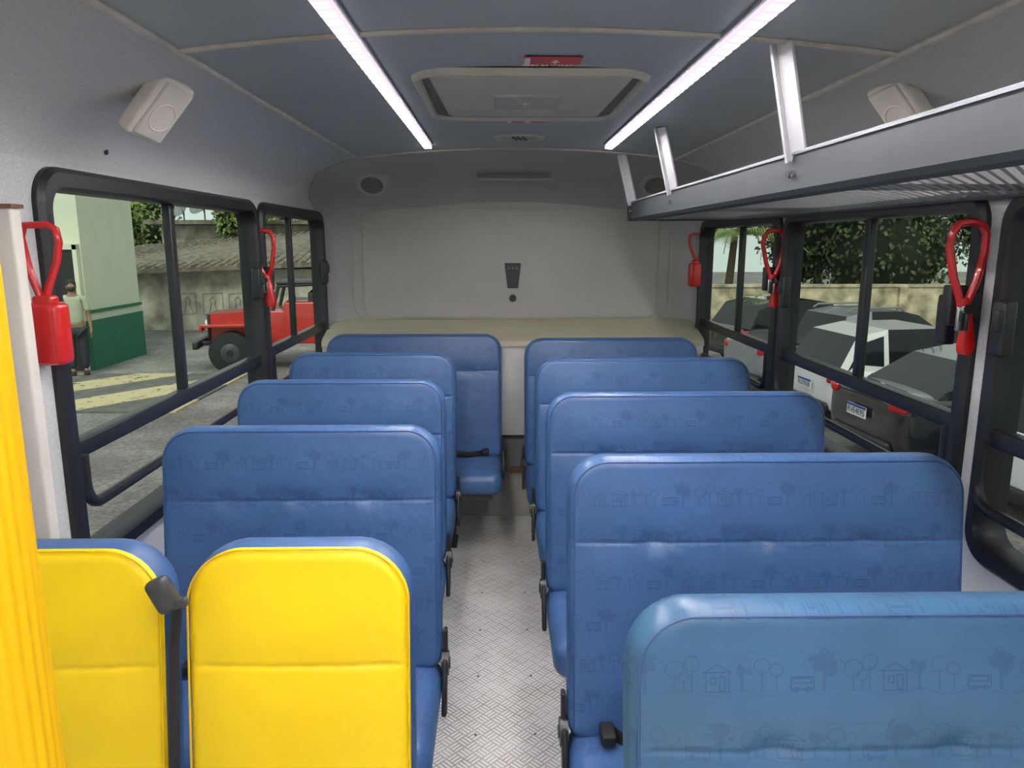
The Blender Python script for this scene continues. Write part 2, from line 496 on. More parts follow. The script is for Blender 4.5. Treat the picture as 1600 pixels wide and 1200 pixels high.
# ------------------------------------------------------------ windows
def window(idx, side, y0, y1, z0, z1, ztr, ymul, glass, near_rail=True, latch=None):
    sgn = -1 if side == 'L' else 1
    xw = XL if side == 'L' else XR
    b = MB()
    hw = (y1-y0)/2; hh = (z1-z0)/2; cy = (y0+y1)/2; cz = (z0+z1)/2
    o = rrect(hw, hh, 0.085, 8, cy, cz); i_ = rrect(hw-0.045, hh-0.052, 0.055, 8, cy, cz); m_ = rrect(hw-0.012, hh-0.012, 0.075, 8, cy, cz)
    L = len(o); xi = xw - sgn*0.024; xo = xw + sgn*0.055
    rings = [[(xo, p, q) for p, q in o], [(xw-sgn*0.012, p, q) for p, q in o], [(xi, p, q) for p, q in m_],
             [(xi, p, q) for p, q in rrect(hw-0.037, hh-0.044, 0.061, 8, cy, cz)], [(xi+sgn*0.012, p, q) for p, q in i_], [(xo, p, q) for p, q in i_]]
    vs = [p for r_ in rings for p in r_]; fs = []
    K = len(rings)
    for k in range(K):
        k2 = (k+1) % K
        for i in range(L): fs.append((k*L+i, k*L+(i+1) % L, k2*L+(i+1) % L, k2*L+i))
    b.add(vs, fs)
    w = struct(b.obj('window_%d' % idx, M['black'], angle=40), 'black rubber framed bus side window')
    xg = xw + sgn*0.02
    b = MB(); b.box((xg-sgn*0.008, cy, ztr), (0.040, y1-y0-0.08, 0.045), bev=0.006)
    b.obj('transom_rail', M['blackpl'], w)
    b = MB(); b.box((xg-sgn*0.002, ymul, (ztr+z1)/2-0.02), (0.028, 0.034, z1-ztr-0.05), bev=0.005)
    b.obj('sliding_mullion', M['blackpl'], w)
    b = MB(); b.box((xg, cy, (ztr+z1)/2), (0.004, y1-y0-0.08, z1-ztr-0.05)); b.obj('glass_pane', glass, w, smooth=False)
    b = MB(); b.box((xg, cy, (ztr+z0)/2), (0.004, y1-y0-0.08, ztr-z0-0.05)); b.obj('lower_glass_pane', M['glasslow'], w, smooth=False)
    if near_rail:
        zr = 0.975; r = 0.06; ya = y0+0.055; yb = y1-0.03; xx = xw-sgn*0.016
        pts = [(xx, ya, ztr-0.01), (xx, ya, zr+r)]
        pts += [(xx, ya+r-r*math.cos(R(a)), zr+r-r*math.sin(R(a))) for a in (20, 40, 60, 80)]
        pts += [(xx, ya+r+0.02, zr), (xx, cy, zr), (xx, yb-r, zr)]
        pts += [(xx, yb-r+r*math.sin(R(a)), zr+r-r*math.cos(R(a))) for a in (20, 40, 60, 80)]
        pts += [(xx, yb, zr+r+0.01), (xx, yb, ztr-0.01)]
        b = MB(); b.tube(pts, 0.015, n=10); b.obj('guard_rail', M['blackpl'], w)
    for (ly, lz) in (latch or []):
        b = MB(); b.box((xw-sgn*0.03, ly, lz), (0.035, 0.045, 0.13), bev=0.008); b.box((xw-sgn*0.05, ly-0.01, lz+0.02), (0.02, 0.02, 0.05), bev=0.004)
        b.obj('latch', M['blackpl'], w)
    return w
window(1, 'L', 0.35, 1.42, 0.80, 1.79, 1.13, 0.9, M['glassL'])
window(2, 'L', 1.70, 3.22, 0.80, 1.79, 1.12, 2.43, M['glassL'], latch=[(3.12, 1.45)])
window(3, 'L', 3.25, 4.42, 0.80, 1.79, 1.13, 3.80, M['glassL'], latch=[(4.34, 1.45)])
window(4, 'R', 0.35, 1.77, 0.83, 1.745, 1.15, 1.2, M['glassR'], latch=[(1.70, 1.42)])
window(5, 'R', 1.83, 3.13, 0.83, 1.745, 1.15, 2.46, M['glassR'], latch=[(1.92, 1.42), (3.04, 1.42)])
window(6, 'R', 3.17, 4.42, 0.83, 1.745, 1.15, 3.75, M['glassR'])

# ------------------------------------------------------------ LED strips
def led(x):
    z = ceil_z(x)
    ang = math.atan(0.09*(x-CX)/0.726**2)
    b = MB(); b.box((0, 0.85, -0.005), (0.042, 4.80, 0.008), bev=0.002)
    root = b.obj('led_ceiling_light', M['alu'], loc=(x, 0, z), rot=(0, ang, 0))
    b = MB(); b.box((0, 0.85, -0.016), (0.034, 4.78, 0.014), bev=0.004)
    b.obj('light_strip', M['led'], root)
    tag(root, 'glowing white linear LED strip light fixed along the ceiling', 'ceiling light', 'LED strips on the ceiling')
led(-0.292); led(0.470)

# ------------------------------------------------------------ roof hatch
def ring_xy(b, hw, hh, r, cx, cy, w, zt, zb, mi=None, flare=0.0):
    o = rrect(hw, hh, r, 8, cx, cy); o2 = rrect(hw-flare, hh-flare, r, 8, cx, cy)
    i2 = rrect(hw-w+0.006, hh-w+0.006, max(r-w, 0.02), 8, cx, cy); i_ = rrect(hw-w, hh-w, max(r-w, 0.02), 8, cx, cy)
    L = len(o); rs = [[(x, y, zt) for x, y in o], [(x, y, zb) for x, y in o2], [(x, y, zb) for x, y in i2], [(x, y, zt) for x, y in i_]]
    vs = [p for q in rs for p in q]; fs = []
    for k in range(4):
        for i in range(L): fs.append((k*L+i, k*L+(i+1) % L, ((k+1) % 4)*L+(i+1) % L, ((k+1) % 4)*L+i))
    b.add(vs, fs, mi)
root = empty('roof_hatch', (CX-0.003, 2.27, 2.036)); tag(root, 'beige plastic emergency roof hatch with central vent panel', 'roof hatch')
b = MB(); ring_xy(b, 0.31, 0.36, 0.10, 0, 0, 0.030, 0.0, -0.016, flare=0.010); b.obj('hatch_frame', M['hatch'], root, angle=50)
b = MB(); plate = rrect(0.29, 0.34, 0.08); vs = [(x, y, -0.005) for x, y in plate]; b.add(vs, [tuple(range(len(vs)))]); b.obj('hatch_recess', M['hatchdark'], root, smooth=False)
b = MB(); vs = []
for hw_, y0_, y1_, z_ in ((0.264, -0.315, 0.29, -0.004), (0.245, -0.308, 0.275, -0.013)):
    vs += [(-hw_, y0_, z_), (hw_, y0_, z_), (hw_*0.94, y1_, z_), (-hw_*0.94, y1_, z_)]
b.add(vs, [(0,1,5,4),(1,2,6,5),(2,3,7,6),(3,0,4,7),(4,5,6,7),(3,2,1,0)])
b.obj('hatch_lid', M['hatch'], root, smooth=False)
b = MB(); ring_xy(b, 0.095, 0.115, 0.012, 0, 0.02, 0.008, -0.012, -0.019); b.box((0, 0.02, -0.015), (0.18, 0.22, 0.004)); b.obj('hatch_vent', M['bead'], root)
b = MB(); b.cyl((0, 0.02, -0.014), (0, 0.02, -0.022), 0.010, n=16); b.obj('hatch_knob', M['hatch'], root)

def sticker(loc, w, h, textstr):
    x, y = loc; b = MB(); b.box((0, 0, 0), (w, h, 0.002))
    root = b.obj('warning_sticker', M['redsticker'], loc=(x, y, ceil_z(x)-0.004), smooth=False)
    b = MB(); b.box((-w*0.44, 0, -0.0015), (w*0.10, h*0.86, 0.002)); b.obj('sticker_white_panel', M['whitep'], root, smooth=False)
    b = MB(); b.add([(w*0.03, 0.0, -0.0025), (w*0.07, 0.0, -0.0025), (w*0.07, h*0.2, -0.0025), (w*0.03, h*0.2, -0.0025)], [(0, 1, 2, 3)]); b.add([(w*0.05-0.012, 0.0, -0.0025), (w*0.05+0.012, 0.0, -0.0025), (w*0.05, -h*0.32, -0.0025)], [(0, 1, 2)])
    b.obj('sticker_arrow', M['whitep'], root, smooth=False)
    text_into('sticker_text', textstr, h*0.17, M['whitep'], root, (w*0.05, h*0.36, -0.0018), (R(180), 0, 0))
    return root
tag(sticker((0.13, 1.845), 0.135, 0.085, 'SAÍDA DE EMERGÊNCIA'), 'red emergency exit sticker with white writing on the ceiling', 'sticker')
tag(sticker((0.10, 2.720), 0.13, 0.06, 'SAÍDA'), 'small red sticker behind the roof hatch', 'sticker')
b = MB()
o = [(0.105*math.cos(t), 0.085*math.sin(t)) for t in [2*math.pi*i/32 for i in range(32)]]
vs = [(x, y, 0) for x, y in o]+[(x*0.97, y*0.97, -0.008) for x, y in o]+[(x*0.7, y*0.7, -0.008) for x, y in o]+[(x*0.66, y*0.66, -0.003) for x, y in o]
fs = []
for k in range(3):
    for i in range(32): fs.append((k*32+i, k*32+(i+1) % 32, (k+1)*32+(i+1) % 32, (k+1)*32+i))
fs.append(tuple(range(96, 128))); b.add(vs, fs)
root = b.obj('ceiling_vent', M['hatch'], loc=(CX, 3.13, 2.039))
b = MB()
for i in range(-1, 2): b.box((i*0.02, 0, -0.008), (0.006, 0.09, 0.006), rot=Matrix.Rotation(R(-12), 4, 'Z'))
b.obj('vent_slats', M['blackpl'], root, smooth=False)
tag(root, 'small oval beige ceiling vent with dark slats', 'vent')

# ------------------------------------------------------------ speakers
def box_speaker(loc, s, label):
    n_ = Vector((s*0.72, -0.30, -0.62)).normalized(); up = Vector((s*0.60, 0.0, 0.80))
    z_ = -n_; y_ = (up - z_*up.dot(z_)).normalized(); x_ = y_.cross(z_)
    mt = Matrix((x_, y_, z_)).transposed()
    root = empty('speaker', loc, mt.to_euler()); tag(root, label, 'speaker', 'box speakers on the side walls')
    b = MB(); b.box((0, 0, 0.01), (0.105, 0.160, 0.045), bev=0.012); b.obj('cabinet', M['speaker'], root)
    b = MB(); b.box((0, 0, -0.014), (0.086, 0.138, 0.010), bev=0.004)
    b.obj('speaker_grille', M['grille'], root)
    b = MB(); b.tube([(0.034*math.cos(t), -0.01+0.034*math.sin(t), -0.0195) for t in [2*math.pi*i/24 for i in range(24)]], 0.002, closed=True); b.obj('cone_ring', M['speaker'], root)
    b = MB(); b.cyl((0, 0, 0.03), (0, 0, 0.09), 0.02); b.obj('mounting_stem', M['bead'], root)
box_speaker((-0.775, 1.80, 1.918), 1, 'cream box speaker mounted on the felt wall above a window')
box_speaker((2*CX+0.775, 1.82, 1.925), -1, 'cream box speaker mounted above the luggage rack')
def round_speaker(x, y, z, rx):
    root = empty('round_speaker', (x, y, z), (R(rx), 0, 0)); tag(root, 'round grey speaker grille set in the rear cap', 'speaker', 'round speakers in the rear cap')
    b = MB(); b.cyl((0, 0, 0.10), (0, 0, 0.0), 0.092, 0.088, 32); b.cyl((0, 0, 0.0), (0, 0, -0.006), 0.086, 0.078, 32); b.obj('speaker_ring', M['cap'], root)
    b = MB(); b.cyl((0, 0, 0.0), (0, 0, -0.009), 0.062, 0.058, 32)
    b.obj('speaker_grille', M['hatchgr'], root)
round_speaker(CX-0.755, 4.06, 1.918, -40); round_speaker(CX+0.755, 4.06, 1.918, -40)
b = MB()
for i in range(26): b.box((-0.19+i*0.0152, 0, 0), (0.010, 0.008, 0.02))
o = b.obj('rear_vent_grille', M['capslot'], loc=(CX+0.0, 4.19, 1.972), rot=(R(-30), 0, 0), smooth=False)
b = MB(); b.box((0, 0.016, 0.006), (0.41, 0.02, 0.036), bev=0.004); b.obj('grille_backing', M['cap'], o, smooth=False)
tag(o, 'narrow slotted vent grille in the rear cap', 'vent')

root = empty('control_panel', (CX, 4.500, 1.42)); tag(root, 'small black tapered switch panel with round knob on rear wall', 'control panel')
b = MB(); vs = [(-0.05, 0, 0.075), (0.05, 0, 0.075), (0.032, 0, -0.075), (-0.032, 0, -0.075)]
b.add(vs+[(x*0.94, -0.014, z*0.95) for x, y, z in vs], [(0,1,5,4),(1,2,6,5),(2,3,7,6),(3,0,4,7),(4,5,6,7),(3,2,1,0)]); b.obj('panel_body', M['black'], root, smooth=False)
for i in range(3):
    b = MB(); b.box(((i-1)*0.024, -0.016, 0.045), (0.012, 0.006, 0.012), bev=0.002)
    b.obj('button', M['greybox'], root)
b = MB(); b.cyl((0, 0.0, -0.135), (0, -0.025, -0.135), 0.022, 0.018); b.obj('knob', M['black'], root)

# ------------------------------------------------------------ luggage rack
root = empty('luggage_rack', (0, 0, 0)); tag(root, 'grey metal overhead luggage rack hung from ceiling supports', 'luggage rack')
b = MB()
pr = [(0.652, 1.810), (0.634, 1.810), (0.630, 1.806), (0.630, 1.802)]
pr2 = [(0.6335, 1.802), (0.6335, 1.730), (0.640, 1.719), (0.690, 1.719), (0.690, 1.725), (0.646, 1.727), (0.642, 1.733), (0.642, 1.802)]
for q, mi in ((pr+[(0.652, 1.802)], 1), (pr2, 0)):
    vs = [(x, y, z) for y in (-1.2, 3.68) for x, z in q]; n = len(q)
    b.add(vs, [(i, (i+1) % n, n+(i+1) % n, n+i) for i in range(n)]+[tuple(range(n)), tuple(range(n, 2*n))], mi)
b.box((0.662, 3.682, 1.764), (0.064, 0.016, 0.090), bev=0.006, mi=0)
b.obj('front_rail', [M['rackgrey'], M['racklip']], root, smooth=False)
b = MB(); b.box((0.93, 3.67, 1.730), (0.54, 0.03, 0.018), bev=0.003); b.box((1.19, 1.3, 1.730), (0.025, 4.8, 0.02), bev=0.003)
for y in (0.3, 1.63, 2.76): b.box((0.93, y, 1.736), (0.52, 0.03, 0.012), bev=0.002)
b.obj('rack_frame', M['rackgrey'], root)
b = MB(); b.add([(0.68, -1.15, 1.728), (1.19, -1.15, 1.728), (1.19, 3.66, 1.728), (0.68, 3.66, 1.728)], [(0, 1, 2, 3)])
b.obj('rack_mesh', M['rackmesh'], root, smooth=False)
for y in (1.63, 2.76, 3.58, 0.3):
    b = MB(); p0 = Vector((0.580, y-0.045, ceil_z(0.585)-0.002)); p1 = Vector((0.646, y, 1.79))
    d = p1-p0
    rt_ = d.to_track_quat('Z', 'Y').to_matrix().to_4x4()
    b.box((p0+p1)/2, (0.038, 0.010, d.length), rot=rt_, bev=0.002)
    b.box((p0+p1)/2+Vector((-0.016, 0.012, 0)), (0.006, 0.028, d.length), rot=rt_, bev=0.001)
    b.obj('rack_support', M['postw'], root)
    for dy in (-0.013, 0.013):
        b = MB(); b.cyl((0.640, y+dy, 1.762), (0.626, y+dy, 1.762), 0.007, n=12)
        b.obj('bolt', M['chrome'], root)

# ------------------------------------------------------------ seats
def pad(W, H, T, rt, rb, re, zc=None, dimples=(), crease=0.0030, bulge=0.006):
    b = MB()
    zs = set()
    for q in (0, .002, .006, .012, .02, .03, .042, .055, .075, .1): zs.add(round(H-q*1.0, 4)); zs.add(round(q, 4))
    k = 0.1
    while k < H-0.1: zs.add(round(k, 4)); k += 0.03
    if zc:
        zs = {z for z in zs if abs(z-zc) > 0.05}
        for q in (-.045, -.035, -.026, -.018, -.011, -.006, -.003, 0, .003, .006, .011, .018, .026, .035, .045): zs.add(round(zc+q, 4))
    zs = sorted(zs)
    hs = [0, .003, .007, .012, .018, .026, .036, .048, .065]
    us = [W/2-q for q in hs]; x = W/2-0.080
    inner = []
    while x > -(W/2-0.080): inner.append(x); x -= 0.012
    us = us + inner + [-u for u in reversed(us)]
    us = [u/(W/2) for u in us]
    def wz(z):
        w = W/2
        if z > H-rt: w = W/2-rt+math.sqrt(max(0, rt*rt-(z-(H-rt))**2))
        elif z < rb: w = W/2-rb+math.sqrt(max(0, rb*rb-(rb-z)**2))
        return w
    def dist(x, z):
        r = rt if z > H/2 else rb
        qx = abs(x)-(W/2-r); qz = abs(z-H/2)-(H/2-r)
        return -(math.hypot(max(qx, 0), max(qz, 0))+min(max(qx, qz), 0)-r)
    def edge(d):
        t = min(max(d, 0)/re, 1); return T/2*(1-(1-t)**2.2)**(1/2.2)
    nu = len(us); nz_ = len(zs)
    for side in (-1, 1):
        vs = []
        for z in zs:
            w = wz(z)
            for u in us:
                x = u*w; d = dist(x, z); y = edge(d)
                s = min(max((d-0.02)/0.12, 0), 1); y += bulge*s*s*(3-2*s)
                if zc and side < 0:
                    fade = min(max(d-0.005, 0)/0.03, 1)
                    dd = abs(z-zc); g = math.exp(-(dd/0.026)**2)
                    y -= crease*math.exp(-(dd/0.004)**2)*fade + crease*1.2*math.exp(-(dd/0.035)**2)*fade
                    y += fade*g*(0.0014*math.sin(x*95+1.3*math.sin(x*37))+0.0010*math.sin(x*170+z*60))
                    for q in dimples:
                        r2 = (x-q)**2/0.032**2+(z-zc)**2/0.021**2
                        y -= 0.0092*math.exp(-r2)
                        an = math.atan2(z-zc, x-q)
                        y += 0.0016*math.sin(an*9)*math.exp(-r2*0.35)*min(r2, 1)
                vs.append((x, side*y, z))
        fs = []
        for j in range(nz_-1):
            for i in range(nu-1):
                a = j*nu+i; fs.append((a, a+1, a+nu+1, a+nu))
        b.add(vs, fs)
    return b
def piping_path(W, H, rt, inset, y, bottom=0.0):
    r = max(rt-inset, 0.01); pts = [(-(W/2-inset), y, bottom), (-(W/2-inset), y, H*0.5)]
    for i in range(13):
        a = R(180-90*i/12); pts.append((-(W/2-inset-r)+r*math.cos(a), y, H-inset-r+r*math.sin(a)))
    for i in range(13):
        a = R(90-90*i/12); pts.append(((W/2-inset-r)+r*math.cos(a), y, H-inset-r+r*math.sin(a)))
    pts += [((W/2-inset), y, H*0.5), ((W/2-inset), y, bottom)]
    return pts
LEAN = R(-8)
def make_seat(name, W, mats, rt=0.095, dimples=(), pipem=None, cush=None, label='', cat='seat', group='', H=0.69, belt=True, T=0.088, brackets=(-1, 1), pins=0.014):
    root = empty(name); tag(root, label, cat, group)
    b = pad(W, H, T, rt, 0.04, 0.024, zc=H-0.205, dimples=dimples)
    bk = b.obj('backrest', mats, root, loc=(0, 0, 0.435), rot=(LEAN, 0, 0), angle=60)
    b = MB()
    b.tube(piping_path(W, H, rt, pins, -T/2+0.0022, 0.03), 0.0020, n=6); b.obj('piping', pipem or M['pipe'], bk)
    b = pad(W, 0.43, 0.115, 0.05, 0.03, 0.045, bulge=0.012)
    cu = b.obj('seat_cushion', [cush or mats[0]], root, loc=(0, 0.03, 0.395), rot=(R(90), 0, 0), angle=60)
    cu.data.transform(Matrix.Rotation(R(180), 4, 'Z'))
    b = MB()
    b.box((0, -0.05, 0.32), (W-0.10, 0.03, 0.03)); b.box((0, -0.33, 0.32), (W-0.10, 0.03, 0.03)); b.box((0, 0.045, 0.40), (W-0.06, 0.02, 0.10))
    for s in (-1, 0, 1): b.box((s*(W/2-0.1), -0.15, 0.325), (0.03, 0.40, 0.02)); b.box((s*(W/2-0.1), 0.045, 0.34), (0.03, 0.02, 0.05))
    b.obj('seat_frame', M['legm'], root, smooth=False, weld=False)
    for s in (-1, 1):
        x = s*min(W/2-0.10, 0.22)
        b = MB(); b.tube([(x, -0.33, 0.315), (x, -0.20, 0.01)], 0.011); b.tube([(x, -0.02, 0.315), (x, -0.14, 0.01)], 0.011)
        b.tube([(x, -0.35, 0.318), (x, -0.02, 0.318)], 0.011); b.box((x, -0.17, 0.006), (0.04, 0.16, 0.012), bev=0.003)
        b.obj('leg', M['legm'], root)
    for s in brackets:
        x = s*(W/2+0.004)
        b = MB(); b.cyl((x-s*0.006, -0.01, 0.45), (x+s*0.014, -0.01, 0.45), 0.038, 0.034, 24)
        b.cyl((x+s*0.014, -0.01, 0.45), (x+s*0.018, -0.01, 0.45), 0.016, n=16)
        b.box((x+s*0.004, -0.05, 0.40), (0.014, 0.05, 0.15), rot=Matrix.Rotation(R(-25), 4, 'X'), bev=0.006)
        b.box((x+s*0.004, 0.004, 0.49), (0.012, 0.035, 0.11), rot=Matrix.Rotation(R(-8), 4, 'X'), bev=0.005)
        b.obj('hinge_bracket', M['blackpl'], root)
    if belt:
        for s in (-1, 1):
            b = MB(); xs_ = s*(W/2-0.10)
            b.tube([(xs_, -0.035, 0.47), (xs_-s*0.02, -0.075, 0.472), (xs_-s*0.08, -0.11, 0.475), (xs_-s*0.15, -0.10, 0.480)], 0.022, n=8, ry=0.004)
            b.box((xs_+s*0.01, -0.07, 0.485), (0.035, 0.06, 0.028), bev=0.006)
            b.obj('seat_belt', M['beltm'], root)
    return root
WLs, WRs = 0.77, 0.955
G_ = 'blue bus bench seats'
sl = make_seat('bench_seat', WLs, [M['seat']], dimples=(-0.20, 0, 0.20), label='narrower blue vinyl bus bench printed with faint trees and houses', cat='bus seat', group=G_)
sr = make_seat('bench_seat', WRs, [M['seat']], dimples=(-0.27, -0.02, 0.23), label='wide blue vinyl bus bench printed with faint trees and houses', cat='bus seat', group=G_)
OFF = 0.10
sl.location = (-0.930+WLs/2, 2.02-OFF, 0)
for y in (2.72, 3.41): copy_tree(sl, (-0.965+WLs/2, y-OFF, 0))
sb = make_seat('bench_seat', 0.97, [M['seat']], dimples=(-0.3, 0, 0.3), label='rearmost blue vinyl bus bench with black belt, against beige ledge', cat='bus seat', group=G_)
sb.location = (-0.950+0.97/2, 4.10-OFF, 0)
sr.location = (0.164+WRs/2, 1.715-OFF, 0)
for y in (2.47, 3.23): copy_tree(sr, (0.160+WRs/2, y-OFF, 0))
s4 = make_seat('bench_seat', 0.925, [M['seat']], dimples=(-0.28, 0, 0.28), label='rearmost blue vinyl bus bench under the luggage rack end', cat='bus seat', group=G_)
s4.location = (0.14+0.925/2, 3.92-OFF, 0)
s0 = make_seat('bench_seat', WRs, [M['seat_teal']], dimples=(-0.27, -0.02, 0.23), label='wide teal-blue vinyl bus bench printed with trees and houses', cat='bus seat', group=G_)
s0.location = (0.180+WRs/2, 0.985-OFF, 0)
sy = make_seat('single_seat', YW, [M['yellow']], rt=YR, pipem=M['yellowpipe'], cush=M['yelcush'], dimples=(), label='priority seat with yellow front and blue back, beside aisle', cat='bus seat', group='yellow priority seats', H=YH, belt=False, brackets=(1,), pins=0.0075)
sy.location = (-0.336, 1.21-OFF, 0)
s2 = copy_tree(sy, (-0.748, 1.21-OFF, 0)); s2['label'] = 'priority seat with yellow front and blue back, beside the window'
root = empty('seat_belt', (-0.542, 1.07, 0.46)); tag(root, 'black seat belt with grey buckle hanging between yellow seats', 'seat belt')
b = MB(); b.tube([(0.010, 0.075, 0.58), (0.004, 0.06, 0.5), (0.0, 0.03, 0.3), (0.0, -0.01, 0.0), (0.0, -0.01, -0.05)], 0.009, ry=0.004, n=8); b.obj('belt_strap', M['beltm'], root)
b = MB(); b.box((0.0, 0.05, 0.60), (0.038, 0.028, 0.060), rot=Matrix.Rotation(R(-25), 4, 'Y'), bev=0.010); b.box((0.02, 0.045, 0.585), (0.04, 0.016, 0.015), rot=Matrix.Rotation(R(-15), 4, 'Y'), bev=0.004)
b.obj('buckle', simple('buckle_grey', (0.045, 0.045, 0.048), 0.35), root)

# ------------------------------------------------------------ yellow pole
b = MB(); K = 240; vs = []; fs = []; NZ = 41
for j in range(NZ):
    for i in range(K):
        t = 2*math.pi*i/K; r = 0.0400 + 0.0008*math.cos(24*t)
        vs.append((r*math.cos(t), r*math.sin(t), 2.0*j/(NZ-1)))
for j in range(NZ-1):
    for i in range(K): fs.append((j*K+i, j*K+(i+1) % K, (j+1)*K+(i+1) % K, (j+1)*K+i))
fs += [tuple(range(K)), tuple(range((NZ-1)*K, NZ*K))]
b.add(vs, fs)
root = b.obj('grab_pole', M['polem'], loc=(-0.442, 0.60, 0.01), angle=75)
b = MB(); b.cyl((0, 0, -0.005), (0, 0, 0.03), 0.06, 0.05, 24); b.obj('pole_flange', M['legm'], root)
tag(root, 'yellow ribbed vertical grab pole rising from the floor', 'grab pole')

# ------------------------------------------------------------ emergency levers
def lever(loc, sgn, kind, rotz=0, label=''):
    root = empty('emergency_lever', loc, (0, 0, rotz)); tag(root, label, 'emergency lever', 'red emergency window levers')
    b = MB()
    if kind == 'box':
        pts = [(-0.012, 0, 0.16), (-0.030, 0, 0.22), (-0.040, 0, 0.295), (-0.030, 0, 0.320), (0.02, 0, 0.322), (0.036, 0, 0.312), (0.040, 0, 0.285), (0.030, 0, 0.24), (0.008, 0, 0.19), (-0.004, 0, 0.155)]
        pts = [(-p[0], p[1], p[2]) if sgn > 0 else p for p in pts]
        b.tube(pts, 0.0080, n=10); b.obj('handle', M['red'], root)
        b = MB(); b.box((0, 0, 0.085), (0.072, 0.055, 0.14), bev=0.014); b.box((0, -0.005, 0.155), (0.045, 0.035, 0.03), bev=0.008); b.obj('lever_housing', M['red'], root)
        b = MB(); b.box((sgn*0.02, 0.01, 0.09), (0.06, 0.03, 0.09), bev=0.005); b.obj('mounting_bracket', M['blackpl'], root)
    else:
        pts = [(0.008, 0, 0.12), (0.030, 0, 0.18), (0.042, 0, 0.25), (0.041, 0, 0.295), (0.028, 0, 0.318), (0.0, 0, 0.323), (-0.028, 0, 0.318), (-0.043, 0, 0.295), (-0.045, 0, 0.26), (-0.028, 0, 0.19), (-0.004, 0, 0.13), (0.0, 0, 0.10)]
        b.tube(pts, 0.0095, n=10)
        b.obj('handle', M['red'], root)
        b = MB(); b.tube([(0.0, 0, 0.14), (0.008, -0.002, 0.10), (0.016, -0.004, 0.06), (0.018, -0.006, 0.02), (0.014, -0.006, 0.0)], [0.016, 0.019, 0.018, 0.025, 0.016], n=10, ry=0.012); b.obj('lever_tail', M['red'], root)
        b = MB(); b.cyl((0.002, -0.012, 0.115), (0.002, -0.026, 0.115), 0.012, n=16); b.box((-0.004, -0.014, 0.09), (0.03, 0.01, 0.06), bev=0.003); b.obj('rivet', M['chrome'], root)
        b = MB(); b.box((0.0, 0.028, 0.12), (0.05, 0.035, 0.10), bev=0.006); b.box((sgn*0.03, 0.03, 0.12), (0.06, 0.03, 0.06), bev=0.005); b.obj('mounting_bracket', M['blackpl'], root)
lever((-0.994, 1.655, 1.335), -1, 'box', 0, 'red emergency lever with loop handle and square red housing')
lever((-0.995, 3.22, 1.345), -1, 'tail', 0, 'red loop handled emergency lever on window pillar')
lever((1.140, 1.80, 1.345), 1, 'tail', 0, 'red loop handled emergency lever with chrome rivet on pillar')
lever((1.160, 3.14, 1.345), 1, 'tail', 0, 'red loop handled emergency lever on window pillar')
lever((1.165, 4.40, 1.345), 1, 'box', 0, 'red emergency lever with square housing beside rear wall')
b = MB(); b.ball((0, 0, 0), (0.005, 0.008, 0.008)); o = b.obj('wall_hook', M['blackpl'], loc=(-1.016, 2.02, 1.85)); tag(o, 'small dark screw hole cap on felt wall', 'screw')

# ------------------------------------------------------------ outside
def ground_mat():
    m, nt, b = mat_base('gravel_ground', (0.3, 0.3, 0.28), 0.95)
    f = noise(nt, 22, 8, rough=0.85); g = noise(nt, 0.6, 5, rough=0.7); E.nt = nt
    s = E(f)*0.6+E(g)*0.4
    nt.links.new(ramp(nt, s.v, [(0.38, (0.075, 0.073, 0.065)), (0.5, (0.20, 0.195, 0.175)), (0.62, (0.40, 0.39, 0.35))]), b.inputs['Base Color'])
    return m
b = MB()
gx = [(-60, GZ), (-0.9, GZ), (1.1, GR), (60, GR)]
vs = [(x, y, z) for y in (-30, 70) for x, z in gx]
b.add(vs, [(i, i+1, 5+i, 4+i) for i in range(3)]); struct(b.obj('ground', ground_mat(), smooth=False), 'grey gravel yard outside the bus')

def stripe_mat():
    m, nt, b = mat_base('painted_stripes', (0.6, 0.55, 0.3), 0.9)
    x, y, z = objxyz(nt)
    k = (x*1.0-y*0.75).mod(1.9).lt(1.0)
    n_ = E(noise(nt, 7, 7, rough=0.75))
    k2 = k*(n_.gt(0.42))
    g_ = ramp(nt, n_.v, [(0.3, (0.08, 0.075, 0.07)), (0.7, (0.20, 0.19, 0.17))])
    nt.links.new(mixcol(nt, k2, g_, (0.56, 0.48, 0.28)), b.inputs['Base Color'])
    return m
b = MB(); b.box((-7.3, 12.2, GZ+0.012), (5.2, 3.2, 0.03)); struct(b.obj('trim_9', stripe_mat(), smooth=False), 'pavement with faded yellow diagonal stripes')

M['bwhite'] = simple('building_white', (0.70, 0.73, 0.57), 0.9, var=0.06, scale=1.5)
M['bgreen'] = simple('building_green', (0.03, 0.16, 0.09), 0.8, var=0.08)
M['dark'] = simple('dark_doorway', (0.02, 0.022, 0.02), 0.7)
M['oldwall'] = simple('weathered_wall', (0.44, 0.41, 0.34), 0.95, var=0.5, scale=2.2)
M['rooft'] = simple('old_roof_tiles', (0.18, 0.15, 0.12), 0.95, var=0.5, scale=5)
root = empty('building', (-9.85, 14.3, GZ)); tag(root, 'white building with green painted base and dark doorway', 'building')
b = MB(); b.box((0, 1.05, 2.4), (4.0, 2.1, 4.8)); b.obj('building_wall', M['bwhite'], root, smooth=False)
b = MB(); b.box((1.97, -0.02, 0.48), (0.12, 0.06, 0.96)); b.box((-0.2, -0.02, 0.48), (2.2, 0.06, 0.96)); b.box((2.01, 1.05, 0.48), (0.06, 2.14, 0.96)); b.box((2.01, 1.05, 1.13), (0.06, 2.14, 0.06))
b.obj('green_band', M['bgreen'], root, smooth=False)
b = MB(); b.box((1.42, -0.05, 1.15), (0.95, 0.06, 2.30)); b.obj('doorway', M['dark'], root, smooth=False)
